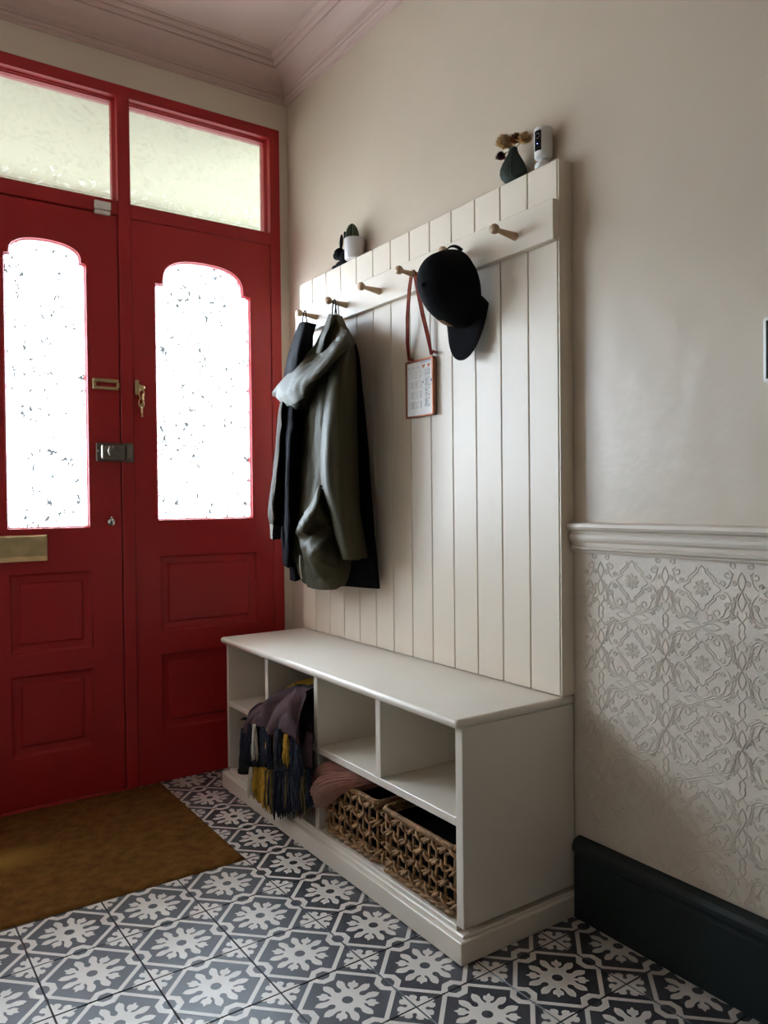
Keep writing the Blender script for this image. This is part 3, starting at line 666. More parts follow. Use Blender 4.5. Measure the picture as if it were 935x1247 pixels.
RAIN_BODY = [[(-0.150,-0.456,1.521),(-0.150,-0.490,1.516),(-0.180,-0.580,1.498),(-0.180,-0.622,1.491),(-0.160,-0.640,1.490),(-0.110,-0.619,1.499)],
 [(-0.150,-0.406,1.387),(-0.160,-0.454,1.381),(-0.175,-0.520,1.372),(-0.200,-0.607,1.360),(-0.170,-0.633,1.359),(-0.110,-0.637,1.363)],
 [(-0.150,-0.379,1.248),(-0.170,-0.445,1.242),(-0.175,-0.494,1.238),(-0.205,-0.591,1.230),(-0.180,-0.647,1.226),(-0.110,-0.644,1.229)],
 [(-0.150,-0.346,1.106),(-0.175,-0.428,1.103),(-0.180,-0.483,1.101),(-0.205,-0.583,1.098),(-0.180,-0.655,1.096),(-0.110,-0.651,1.096)],
 [(-0.150,-0.312,0.990),(-0.180,-0.405,0.985),(-0.190,-0.475,0.980),(-0.200,-0.560,0.975),(-0.170,-0.635,0.975),(-0.110,-0.649,0.974)],
 [(-0.150,-0.278,0.895),(-0.180,-0.372,0.884),(-0.180,-0.425,0.872),(-0.190,-0.512,0.871),(-0.170,-0.623,0.880),(-0.110,-0.637,0.878)],
 [(-0.150,-0.264,0.835),(-0.170,-0.339,0.813),(-0.170,-0.393,0.785),(-0.180,-0.487,0.778),(-0.170,-0.605,0.786),(-0.110,-0.614,0.783)],
 [(-0.150,-0.349,0.764),(-0.160,-0.397,0.730),(-0.170,-0.467,0.723),(-0.170,-0.534,0.723),(-0.150,-0.586,0.729),(-0.110,-0.583,0.734)]]
RAIN_SLEEVE = [[(-0.170,-0.642,1.536),(-0.200,-0.712,1.525),(-0.200,-0.741,1.520),(-0.170,-0.726,1.519),(-0.110,-0.655,1.524)],
 [(-0.190,-0.633,1.436),(-0.235,-0.729,1.419),(-0.235,-0.768,1.413),(-0.200,-0.763,1.417),(-0.110,-0.668,1.438)],
 [(-0.200,-0.611,1.307),(-0.255,-0.726,1.293),(-0.250,-0.766,1.289),(-0.210,-0.767,1.291),(-0.110,-0.670,1.306)],
 [(-0.200,-0.586,1.177),(-0.265,-0.725,1.167),(-0.255,-0.762,1.166),(-0.215,-0.773,1.166),(-0.110,-0.672,1.175)],
 [(-0.200,-0.589,1.071),(-0.260,-0.719,1.068),(-0.250,-0.756,1.067),(-0.210,-0.767,1.067),(-0.120,-0.691,1.069)],
 [(-0.190,-0.612,0.986),(-0.240,-0.723,0.990),(-0.235,-0.759,0.992),(-0.200,-0.764,0.992),(-0.120,-0.694,0.990)],
 [(-0.180,-0.645,0.899),(-0.220,-0.732,0.906),(-0.215,-0.762,0.910),(-0.185,-0.762,0.909),(-0.130,-0.718,0.905)],
 [(-0.170,-0.668,0.832),(-0.200,-0.732,0.835),(-0.195,-0.757,0.836),(-0.175,-0.763,0.835),(-0.140,-0.737,0.837)]]
RAIN_HEM = [[(-0.210,-0.580,1.052),(-0.225,-0.622,1.062),(-0.225,-0.638,1.062),(-0.200,-0.615,1.049)],
 [(-0.210,-0.512,0.991),(-0.260,-0.641,1.003),(-0.250,-0.670,1.008),(-0.200,-0.625,0.997)],
 [(-0.190,-0.386,0.917),(-0.275,-0.603,0.940),(-0.260,-0.656,0.964),(-0.200,-0.634,0.965)],
 [(-0.190,-0.403,0.897),(-0.225,-0.526,0.894),(-0.215,-0.580,0.914),(-0.185,-0.623,0.925)],
 [(-0.190,-0.432,0.856),(-0.260,-0.606,0.859),(-0.245,-0.658,0.869),(-0.185,-0.648,0.873)],
 [(-0.190,-0.454,0.821),(-0.245,-0.599,0.813),(-0.235,-0.660,0.812),(-0.180,-0.659,0.814)],
 [(-0.190,-0.504,0.774),(-0.215,-0.593,0.764),(-0.205,-0.638,0.756),(-0.170,-0.656,0.766)]]
HOOD = [[(-0.200,-0.241,1.409),(-0.215,-0.297,1.384),(-0.225,-0.373,1.358),(-0.225,-0.427,1.338),(-0.210,-0.452,1.326)],
 [(-0.190,-0.281,1.440),(-0.270,-0.480,1.387),(-0.285,-0.571,1.354),(-0.270,-0.598,1.341),(-0.200,-0.509,1.364)],
 [(-0.180,-0.363,1.479),(-0.270,-0.583,1.418),(-0.300,-0.686,1.384),(-0.270,-0.678,1.380),(-0.190,-0.569,1.416)],
 [(-0.170,-0.452,1.520),(-0.165,-0.494,1.494),(-0.285,-0.746,1.419),(-0.255,-0.739,1.415),(-0.180,-0.637,1.450)],
 [(-0.160,-0.531,1.560),(-0.135,-0.530,1.540),(-0.255,-0.774,1.464),(-0.230,-0.775,1.454),(-0.160,-0.685,1.486)],
 [(-0.145,-0.570,1.586),(-0.140,-0.603,1.570),(-0.205,-0.754,1.517),(-0.190,-0.767,1.497),(-0.130,-0.696,1.518)],
 [(-0.120,-0.571,1.600),(-0.140,-0.624,1.582),(-0.150,-0.660,1.566),(-0.140,-0.664,1.556),(-0.120,-0.646,1.551)]]
COLLAR = [[(-0.130,-0.530,1.640),(-0.145,-0.576,1.631),(-0.140,-0.589,1.626),(-0.120,-0.576,1.629)],
 [(-0.120,-0.479,1.609),(-0.170,-0.602,1.585),(-0.140,-0.583,1.590),(-0.140,-0.619,1.580)],
 [(-0.110,-0.415,1.577),(-0.180,-0.581,1.546),(-0.145,-0.564,1.553),(-0.150,-0.624,1.536)],
 [(-0.090,-0.325,1.542),(-0.170,-0.531,1.507),(-0.150,-0.550,1.506),(-0.140,-0.596,1.494)]]
NAVY_BODY = [[(-0.130,-0.322,1.650),(-0.150,-0.383,1.641),(-0.150,-0.413,1.635),(-0.120,-0.382,1.642)],
 [(-0.120,-0.251,1.602),(-0.180,-0.413,1.573),(-0.165,-0.433,1.571),(-0.090,-0.350,1.588)],
 [(-0.120,-0.190,1.506),(-0.205,-0.410,1.467),(-0.180,-0.428,1.467),(-0.100,-0.342,1.486)],
 [(-0.130,-0.164,1.295),(-0.225,-0.413,1.270),(-0.190,-0.413,1.272),(-0.105,-0.328,1.283)],
 [(-0.130,-0.144,1.050),(-0.230,-0.405,1.047),(-0.190,-0.389,1.047),(-0.110,-0.300,1.048)],
 [(-0.130,-0.160,0.897),(-0.225,-0.392,0.901),(-0.190,-0.373,0.899),(-0.090,-0.254,0.898)],
 [(-0.150,-0.210,0.793),(-0.190,-0.314,0.787),(-0.180,-0.320,0.781),(-0.110,-0.218,0.782)]]
NAVY_TAIL = [[(-0.120,-0.195,0.928),(-0.155,-0.301,0.931),(-0.155,-0.338,0.932),(-0.100,-0.285,0.929)],
 [(-0.120,-0.205,0.806),(-0.155,-0.298,0.813),(-0.155,-0.329,0.815),(-0.100,-0.270,0.809)],
 [(-0.120,-0.209,0.727),(-0.145,-0.283,0.729),(-0.145,-0.308,0.731),(-0.100,-0.249,0.729)]]
BROWN_SLEEVE = [[(-.17, -.36, 1.40), (-.18, -.37, 1.40), (-.17, -.385, 1.40)],
 [(-0.180,-0.266,1.373),(-0.225,-0.379,1.357),(-0.190,-0.342,1.358)],
 [(-0.190,-0.234,1.168),(-0.235,-0.350,1.161),(-0.200,-0.319,1.164)],
 [(-0.190,-0.190,1.035),(-0.245,-0.335,1.034),(-0.200,-0.296,1.034)],
 [(-0.190,-0.175,0.975),(-0.235,-0.300,0.973),(-0.200,-0.275,0.970)],
 [(-0.200,-0.208,0.936),(-0.225,-0.285,0.935),(-0.200,-0.267,0.931)]]
BROWN_CUFF = [[(-0.195,-0.198,0.939),(-0.230,-0.296,0.936),(-0.195,-0.257,0.931)],
 [(-0.195,-0.204,0.912),(-0.228,-0.291,0.909),(-0.195,-0.250,0.907)],
 [(-0.195,-0.203,0.885),(-0.228,-0.290,0.883),(-0.195,-0.249,0.881)]]
NJ = thing('jacket', (-.11, -.34, 1.67), 'dark navy jacket on the peg nearest the door, brown sleeve with grey cuff', 'jacket', 'coats hanging on the peg rail')
cloth('body', M['navy'], NAVY_BODY, NJ, back=-.085, seed=1)
cloth('tail', M['navy'], NAVY_TAIL, NJ, back=-.09, seed=2)
cloth('sleeve', M['brown'], BROWN_SLEEVE, NJ, back=-.16, seed=3, wr_=.004, label='brown olive sleeve')
cloth('cuff', M['cuff'], BROWN_CUFF, NJ, back=-.17, seed=4, wr_=.001, label='grey ribbed cuff')
hangloop('hanging_loop', M['black_cloth'], NJ, -.375, 1.638, 1.684, -.135)
BC = thing('coat', (-.08, -.54, 1.66), 'long black coat hanging behind the olive hooded raincoat', 'coat', 'coats hanging on the peg rail')
garment('body', M['black_cloth'], [((-0.500, 1.632), (-0.537, 1.625)), ((-0.459, 1.555), (-0.625, 1.526)), ((-0.399, 1.421), (-0.655, 1.389)), ((-0.364, 1.164), (-0.690, 1.148)), ((-0.328, 0.93), (-0.714, 0.938)), ((-0.292, 0.720), (-0.739, 0.738))], -.083, [.014, .018, .020, .020, .020, .020], BC, fold=.03, fk=5, seed=3, p=3, wr_=.002)
hangloop('hanging_loop', M['black_cloth'], BC, -.528, 1.62, 1.690, -.095)
OC = thing('raincoat', (-.13, -.56, 1.66), 'olive green hooded raincoat hanging in front of the black coat', 'coat', 'coats hanging on the peg rail')
cloth('body', M['olive'], RAIN_BODY, OC, back=-.145, seed=5, wr_=.003, crease=.008)
cloth('sleeve', M['olive'], RAIN_SLEEVE, OC, back=-.11, seed=6, wr_=.0015, crease=.002)
cloth('drawn_hem', M['olive'], RAIN_HEM, OC, back=-.17, seed=7, wr_=.004, crease=.010)
cloth('hood', M['olive'], HOOD, OC, back=-.13, seed=8, wr_=.003, crease=.009)
cloth('collar', M['olive'], COLLAR, OC, back=-.10, seed=9, wr_=.003, crease=.005)
b = B(); tube(b, [(-.268, -.567, .843), (-.272, -.573, .81), (-.270, -.579, .768)], .004, 6, flat=.5); obj('drawcord', b, M['t_cream'], OC, smooth=True, label='pale drawcord end')
hangloop('hanging_loop', M['black_cloth'], OC, -.572, 1.622, 1.680, -.132)

# ------------------------------------------------------------------ baseball cap
CA = thing('baseball_cap', (-.10, -1.145, 1.69), 'black baseball cap hung by its strap, tan leather patch above the brim', 'cap')
CC = Vector((-.102, -1.168, 1.584))
def crown(bm):
    rings = []; n = 48; ax = Vector((-.95, -.06, -.26)).normalized()          # crown points out into the hall
    e1 = Vector((0, 0, 1)); e1 = (e1-ax*e1.dot(ax)).normalized(); e2 = ax.cross(e1)
    for i in range(15):
        t = i/14*PI/2; rr = math.cos(t)**.92 if t < PI/2-1e-6 else 0.002; h = math.sin(t)
        ring = []
        for k in range(n):
            a = 2*PI*k/n; seam = 1-.018*abs(math.cos(3*a))**14
            up = .100 if math.cos(a) > 0 else .108
            p = CC+e1*(up*rr*math.cos(a)*seam)+e2*(.082*rr*math.sin(a)*seam)+ax*(.122*h)+e1*(.022*h)
            ring.append(p)
        rings.append(ring)
    loops(bm, rings, True, False, True)
    inner = [[CC+(p-CC)*.97 for p in r] for r in rings]
    loops(bm, [rings[0], inner[0]], True); loops(bm, inner, True, False, True)
    return ax, e1, e2
b = B(); ax, e1, e2 = crown(b); cr = obj('crown', b, M['black_cloth'], CA, smooth=True)
part('top_button', M['black_cloth'], CA, lambda bm: ellipsoid(bm, CC+ax*.1225+e1*.022, (.006, .006, .006), 10, 6), smooth=True)
def brim(bm):
    top = []; 
    rings = []
    for s in (0, 1):
        g = []
        for i in range(9):
            row = []
            for k in range(21):
                a = -1.22+2.44*k/20
                base = CC-e1*(.100*math.cos(a))+e2*(.082*math.sin(a))+ax*.004
                ext = .094*max(0, 1-(a/1.24)**2)**.5*i/8
                bd = Vector((-.10, .02, -1)).normalized()
                p = base+bd*ext+Vector((1, 0, 0))*(.030*(a/1.22)**2*(i/8)**.7)+Vector((.0025*s, 0, 0))
                row.append(p)
            g.append(row)
        rings.append(g)
    vs = [[[bm.verts.new(p) for p in row] for row in g] for g in rings]
    for g in vs:
        for i in range(8):
            for k in range(20): bm.faces.new((g[i][k], g[i][k+1], g[i+1][k+1], g[i+1][k]))
    per = [(i, 0) for i in range(9)]+[(8, k) for k in range(1, 21)]+[(i, 20) for i in range(7, -1, -1)]+[(0, k) for k in range(19, 0, -1)]
    for q in range(len(per)):
        a, c = per[q], per[(q+1) % len(per)]
        bm.faces.new((vs[0][a[0]][a[1]], vs[0][c[0]][c[1]], vs[1][c[0]][c[1]], vs[1][a[0]][a[1]]))
part('brim', M['black_cloth'], CA, brim, smooth=True, auto=60)
def patch(bm):
    g = []
    for i in range(4):
        row = []
        for k in range(6):
            a = PI-(.02+.42*k/5); t = (.36+.30*i/3)
            rr = math.cos(t)**.92; h = math.sin(t)
            p = CC+e1*(.1095*rr*math.cos(a))+e2*(.084*rr*math.sin(a))+ax*(.1235*h)+e1*(.022*h)
            row.append(bm.verts.new(p))
        g.append(row)
    for i in range(3):
        for k in range(5): bm.faces.new((g[i][k], g[i][k+1], g[i+1][k+1], g[i+1][k]))
    bmesh.ops.solidify(bm, geom=bm.faces[:], thickness=.0015)
part('leather_patch', M['tan'], CA, patch, label='small tan leather patch')
b = B(); tube(b, [CC+e1*.098*math.cos(a)+e2*.080*math.sin(a)+Vector((0, 0, .012*math.cos(a*2.5))) for a in [-.5+i*.1 for i in range(11)]], .005, 8, flat=.35); obj('back_strap', b, M['black_cloth'], CA, smooth=True)

# ------------------------------------------------------------------ hanging glass frame on ribbon
FX = -.0585
HF = thing('hanging_frame', (-.06, -.94, 1.68), 'small copper picture frame hanging by a burgundy ribbon, printed hearts and letters', 'picture frame')
y0f, y1f, z0f, z1f = -1.006, -.870, 1.264, 1.433
def frm(bm):
    for a in ((FX-.006, FX+.006, y0f, y0f+.007, z0f, z1f), (FX-.006, FX+.006, y1f-.006, y1f, z0f, z1f), (FX-.006, FX+.006, y0f, y1f, z0f, z0f+.005), (FX-.006, FX+.006, y0f, y1f, z1f-.006, z1f)): box(bm, *a, .001)
part('frame_edge', M['copper'], HF, frm)
card = part('card', M['card'], HF, lambda bm: box(bm, FX-.002, FX+.002, y0f+.005, y1f-.004, z0f+.004, z1f-.005))
def glyphs(name, m, fn):
    b = B(); fn(b); o = obj(name, b, m, card); return o
xg = FX-.0026
def stroke(bm, pts, r=.0008): tube(bm, [(xg, y, z) for y, z in pts], r, 4, flat=.5)
def heart(bm, y, z, s):
    P = [(16*math.sin(t)**3, 13*math.cos(t)-5*math.cos(2*t)-2*math.cos(3*t)-math.cos(4*t)) for t in [i*PI/10 for i in range(20)]]
    vs = [bm.verts.new((xg, y+p[0]*s/16, z+p[1]*s/16)) for p in P]; bm.faces.new(vs)
glyphs('print_hearts', M['ink_red'], lambda bm: (heart(bm, -.958, 1.411, .0075), heart(bm, -.983, 1.411, .0075)))
glyphs('print_hearts', M['ink_pale'], lambda bm: [heart(bm, -.885-.022*k, 1.411, .006) for k in range(3)])
def letter(bm, ch, y, z, wd, h):
    G = {'E': [[(1, 1), (0, 1), (0, .58), (.75, .58)], [(.75, .42), (0, .42), (0, 0), (1, 0)], [(1, 1), (1, .82), (.3, .82), (.3, .62)], [(.3, .4), (.3, .18), (1, .18), (1, 0)]],
         'B': [[(0, 0), (0, 1), (.8, 1), (1, .8), (.8, .52), (1, .25), (.8, 0), (0, 0)], [(.3, .65), (.3, .82), (.65, .82), (.65, .65), (.3, .65)], [(.3, .18), (.3, .38), (.65, .38), (.65, .18), (.3, .18)]]}
    for s in G[ch]: stroke(bm, [(y-p[0]*wd, z+p[1]*h) for p in s])
glyphs('print_letters', M['ink_dark'], lambda bm: (letter(bm, 'B', -.966, 1.383, .021, .020), letter(bm, 'E', -.968, 1.352, .018, .024), letter(bm, 'E', -.967, 1.323, .018, .024), letter(bm, 'E', -.966, 1.293, .018, .024)))
def pale(bm):
    for r in range(4):
        for c in range(3): 
            y = -.884-.023*c; z = 1.380-.030*r
            stroke(bm, [(y, z), (y, z+.020), (y-.015, z+.020), (y-.015, z), (y, z)], .0009)
glyphs('print_letters', M['ink_pale'], pale)
glyphs('print_mark', M['ink_blue'], lambda bm: ellipsoid(bm, (xg, -.993, 1.366), (.0006, .004, .004), 10, 6))
glyphs('print_mark', M['ink_blue'], lambda bm: ellipsoid(bm, (xg, -.955, 1.364), (.0006, .003, .003), 10, 6))
glyphs('print_mark', M['ink_blue'], lambda bm: (stroke(bm, [(-.945, 1.4235), (-.965, 1.4225), (-.990, 1.4245)], .0014)))
def rib(bm, pts, wd=.0155, th=.0012):
    rings = []
    for i, p in enumerate(pts):
        p = Vector(p); t = (Vector(pts[min(i+1, len(pts)-1)])-Vector(pts[max(i-1, 0)])).normalized()
        n = Vector((1, 0, 0)); s = t.cross(n).normalized() if abs(t.x) < .95 else Vector((0, 1, 0)); nn = s.cross(t).normalized()
        w2 = wd/2*(.6 if i in (0, len(pts)-1) else 1)
        rings.append([p+s*w2+nn*th, p-s*w2+nn*th, p-s*w2-nn*th, p+s*w2-nn*th])
    loops(bm, rings, True, True, True)
YP = -.336-.2025*3
part('ribbon', M['ribbon'], HF, lambda bm: (rib(bm, [(FX, -.882, 1.440), (-.066, -.886, 1.49), (-.076, -.900, 1.56), (-.082, -.920, 1.64), (-.084, -.933, 1.678), (-.084, YP, 1.690)]),
     rib(bm, [(FX, -.992, 1.440), (-.064, -.985, 1.49), (-.074, -.972, 1.56), (-.080, -.956, 1.64), (-.083, -.950, 1.678), (-.084, YP, 1.690)]),
     rib(bm, [(FX, -.882, 1.440), (FX-.004, -.895, 1.440), (FX-.006, -.912, 1.434)], .008), rib(bm, [(FX, -.992, 1.440), (FX-.003, -1.005, 1.446), (FX-.002, -1.020, 1.440)], .009)))
for y in (-.882, -.992):
    part('ring', M['copper'], HF, lambda bm: tube(bm, [(FX, y+.005*math.cos(t), 1.436+.005*math.sin(t)) for t in [i*PI/6 for i in range(12)]], .0009, 6, True), smooth=True)

# ------------------------------------------------------------------ ornaments on top of the rack
ZP = 1.8322
PC = thing('potted_cactus', (-.036, -.548, ZP), 'small ribbed cactus in a plain white pot on top of the rack', 'potted plant')
px, py = -.0365, -.548
part('pot', M['pot'], PC, lambda bm: lathe(bm, [(.031, ZP), (.0335, ZP+.004), (.0345, ZP+.068), (.0335, ZP+.0695), (.0315, ZP+.068), (.031, ZP+.050)], (px, py, 0), 'z', 32, True, False), smooth=True, auto=50)
part('soil', M['soil'], PC, lambda bm: lathe(bm, [(.0312, ZP+.058), (.0312, ZP+.060)], (px, py, 0), 'z', 24))
def cact(bm):
    rings = []
    for i in range(16):
        t = i/15; R = .0195*(1-t**2.6)**.55*(.92+.25*t*(1-t)*2)+.0006
        rings.append([Vector((px+R*(1+.14*math.cos(10*a))*math.cos(a), py+.014+R*(1+.14*math.cos(10*a))*math.sin(a), ZP+.060+.066*t)) for a in [2*PI*k/60 for k in range(60)]])
    loops(bm, rings, True, False, True)
cb = part('cactus', M['cactus'], PC, cact, smooth=True)
def spines(bm):
    for k in range(10):
        a = 2*PI*k/10
        for i in range(1, 10):
            t = i/10.5; R = (.0195*(1-t**2.6)**.55*(.92+.5*t*(1-t)))*1.15
            c = Vector((px+R*math.cos(a), py+.014+R*math.sin(a), ZP+.060+.066*t))
            for s in (-.5, .0, .5):
                tube(bm, [c, c+Vector((math.cos(a+s), math.sin(a+s), .4))*.003], [.0005, .0002], 3)
o = part('spines', M['spine'], cb, spines); o['kind'] = 'stuff'
RB = thing('rabbit_ornament', (-.03, -.43, ZP), 'black rabbit ornament with upright ears beside the white cactus pot', 'ornament')
part('body', M['rabbit'], RB, lambda bm: (ellipsoid(bm, (-.026, -.470, ZP+.028), (.018, .026, .028)), ellipsoid(bm, (-.030, -.445, ZP+.012), (.011, .030, .011)), ellipsoid(bm, (-.032, -.412, ZP+.008), (.009, .018, .0078))), smooth=True)
part('head', M['rabbit'], RB, lambda bm: (ellipsoid(bm, (-.028, -.436, ZP+.050), (.019, .024, .021)), ellipsoid(bm, (-.032, -.424, ZP+.046), (.013, .015, .014))), smooth=True)
for (dy, dz, tilt, hh) in ((-.449, .088, .12, .027), (-.478, .090, -.25, .030)):
    part('ear', M['rabbit'], RB, lambda bm: ellipsoid(bm, (-.028, dy, ZP+dz), (.005, .0095, hh), rot=Matrix.Rotation(tilt, 3, 'X')), smooth=True)
part('eye', M['chrome'], RB, lambda bm: ellipsoid(bm, (-.0465, -.430, ZP+.052), (.0012, .0018, .0018), 8, 6), smooth=True)

VS = thing('vase', (-.036, -1.314, ZP), 'small teal ribbed bud vase holding dried flowers on the rack', 'vase')
vx, vy = -.037, -1.314
def vase(bm):
    pr = [(.0200, 0), (.0245, .002), (.0310, .010), (.0340, .020), (.0330, .031), (.0275, .045), (.0205, .058), (.0140, .070), (.0108, .080), (.0105, .086), (.0088, .0865), (.0085, .075)]
    n = 192; rings = []
    for i, (r, h) in enumerate(pr):
        k = .028 if 1 < i < 9 else 0
        rings.append([Vector((vx+r*(1+k*math.cos(32*a))*math.cos(a), vy+r*(1+k*math.cos(32*a))*math.sin(a), ZP+h)) for a in [2*PI*q/n for q in range(n)]])
    loops(bm, rings, True, True, True)
part('body', M['vase'], VS, vase, smooth=True, auto=60)
def flower(name, c, r, m, m2, label, npet, stemto):
    T = thing(name, c, label, 'dried flower'); c = Vector(c)
    axis = Vector((-.52, -.62, .58)).normalized(); Q = axis.to_track_quat('Z', 'Y').to_matrix()
    def pet(bm):
        for ring in range(5):
            for k in range(npet):
                a = 2*PI*(k+.5*ring)/npet; el = -.15+ring*.33
                d = Q @ Vector((math.cos(a)*math.cos(el), math.sin(a)*math.cos(el), math.sin(el)))
                s = Q @ Vector((-math.sin(a), math.cos(a), 0)); L = r*(1-.09*ring)*rnd.uniform(.88, 1.12); w_ = r*.21
                P = [c+d*r*.2, c+d*L*.6+s*w_, c+d*L+axis*.22*r, c+d*L*.6-s*w_]
                vs = [bm.verts.new(p) for p in P]; bm.faces.new(vs)
        bmesh.ops.solidify(bm, geom=bm.faces[:], thickness=.0007)
    part('petals', m, T, pet)
    part('flower_centre', m2, T, lambda bm: ellipsoid(bm, c, (r*.42, r*.42, r*.42), 12, 8), smooth=True)
    part('stem', M['stem'], T, lambda bm: tube(bm, [c, c*.5+Vector(stemto)*.5+Vector((0, 0, .004)), stemto], .0012, 6), smooth=True)
top = Vector((vx, vy, ZP+.080))
flower('dried_flower', (vx-.006, vy+.024, ZP+.104), .028, M['straw'], M['straw'], 'large pale straw coloured dried flower in the teal vase', 14, top+Vector((-.003, .003, 0)))
flower('dried_flower', (vx-.006, vy-.018, ZP+.099), .021, M['russet'], M['russet'], 'russet brown dried flower beside the pale one in the teal vase', 10, top+Vector((0, -.003, 0)))
flower('dried_flower', (vx-.002, vy-.044, ZP+.090), .024, M['straw'], M['russet'], 'tan dried flower with a dark heart, nearest the security camera', 10, top+Vector((.002, -.003, 0)))
flower('dried_flower', (vx-.006, vy+.040, ZP+.076), .017, M['plum'], M['plum'], 'small plum coloured dried flower hanging low over the teal vase', 9, top+Vector((-.003, .004, 0)))

SCm = thing('security_camera', (-.025, -1.405, ZP), 'white cylindrical indoor security camera with black lens face', 'camera')
sx, sy = -.0255, -1.408
part('base', M['plastic'], SCm, lambda bm: lathe(bm, [(.0205, ZP), (.0215, ZP+.002), (.0215, ZP+.011), (.019, ZP+.015), (.010, ZP+.018), (.008, ZP+.020)], (sx, sy, 0), 'z', 28), smooth=True, auto=50)
part('neck', M['plastic'], SCm, lambda bm: ellipsoid(bm, (sx, sy, ZP+.023), (.010, .010, .007)), smooth=True)
part('body', M['plastic'], SCm, lambda bm: lathe(bm, [(.016, ZP+.0265), (.0205, ZP+.028), (.0225, ZP+.032), (.0225, ZP+.096), (.0215, ZP+.0995), (.018, ZP+.101)], (sx, sy, 0), 'z', 40), smooth=True, auto=50)
def lens(bm):
    a0 = math.atan2(-.10, -.99); rr = .0229
    rings = [[Vector((sx+rr*math.cos(a0+d), sy+rr*math.sin(a0+d), z)) for d in [(-.46+.92*i/12) for i in range(13)]] for z in (ZP+.041, ZP+.0425, ZP+.089, ZP+.0905)]
    loops(bm, rings, False); bmesh.ops.solidify(bm, geom=bm.faces[:], thickness=.0008)
lf = part('lens_face', M['black_plastic'], SCm, lens, smooth=True, auto=40)
ld = Vector((-.99, -.10, 0)).normalized(); lc = Vector((sx, sy, ZP+.077))+ld*.0233
def lring(bm):
    s = ld.cross(Vector((0, 0, 1)))
    tube(bm, [lc+s*.0062*math.cos(t)+Vector((0, 0, .0062*math.sin(t))) for t in [i*PI/10 for i in range(20)]], .0007, 6, True)
part('lens_ring', M['bronze'], lf, lring, smooth=True)
mled = bpy.data.materials.new('status_led'); mled.use_nodes = True
mled.node_tree.nodes['Principled BSDF'].inputs['Emission Color'].default_value = (.25, .3, 1, 1); mled.node_tree.nodes['Principled BSDF'].inputs['Emission Strength'].default_value = 4
part('status_light', mled, lf, lambda bm: ellipsoid(bm, Vector((sx, sy, ZP+.058))+ld*.0232, (.0012, .0012, .0012), 8, 6))

# wall unit at the right edge of the frame
TU = thing('wall_display', (-.012, -2.03, 1.295), 'white edged wall panel with dark face, half out of frame', 'wall panel')
part('housing', M['plastic'], TU, lambda bm: box(bm, -.020, -.0005, -2.10, -1.964, 1.232, 1.358, .007, 3), smooth=True, auto=50)
part('screen', M['black_plastic'], TU, lambda bm: box(bm, -.0215, -.018, -2.095, -1.972, 1.240, 1.350, .001))

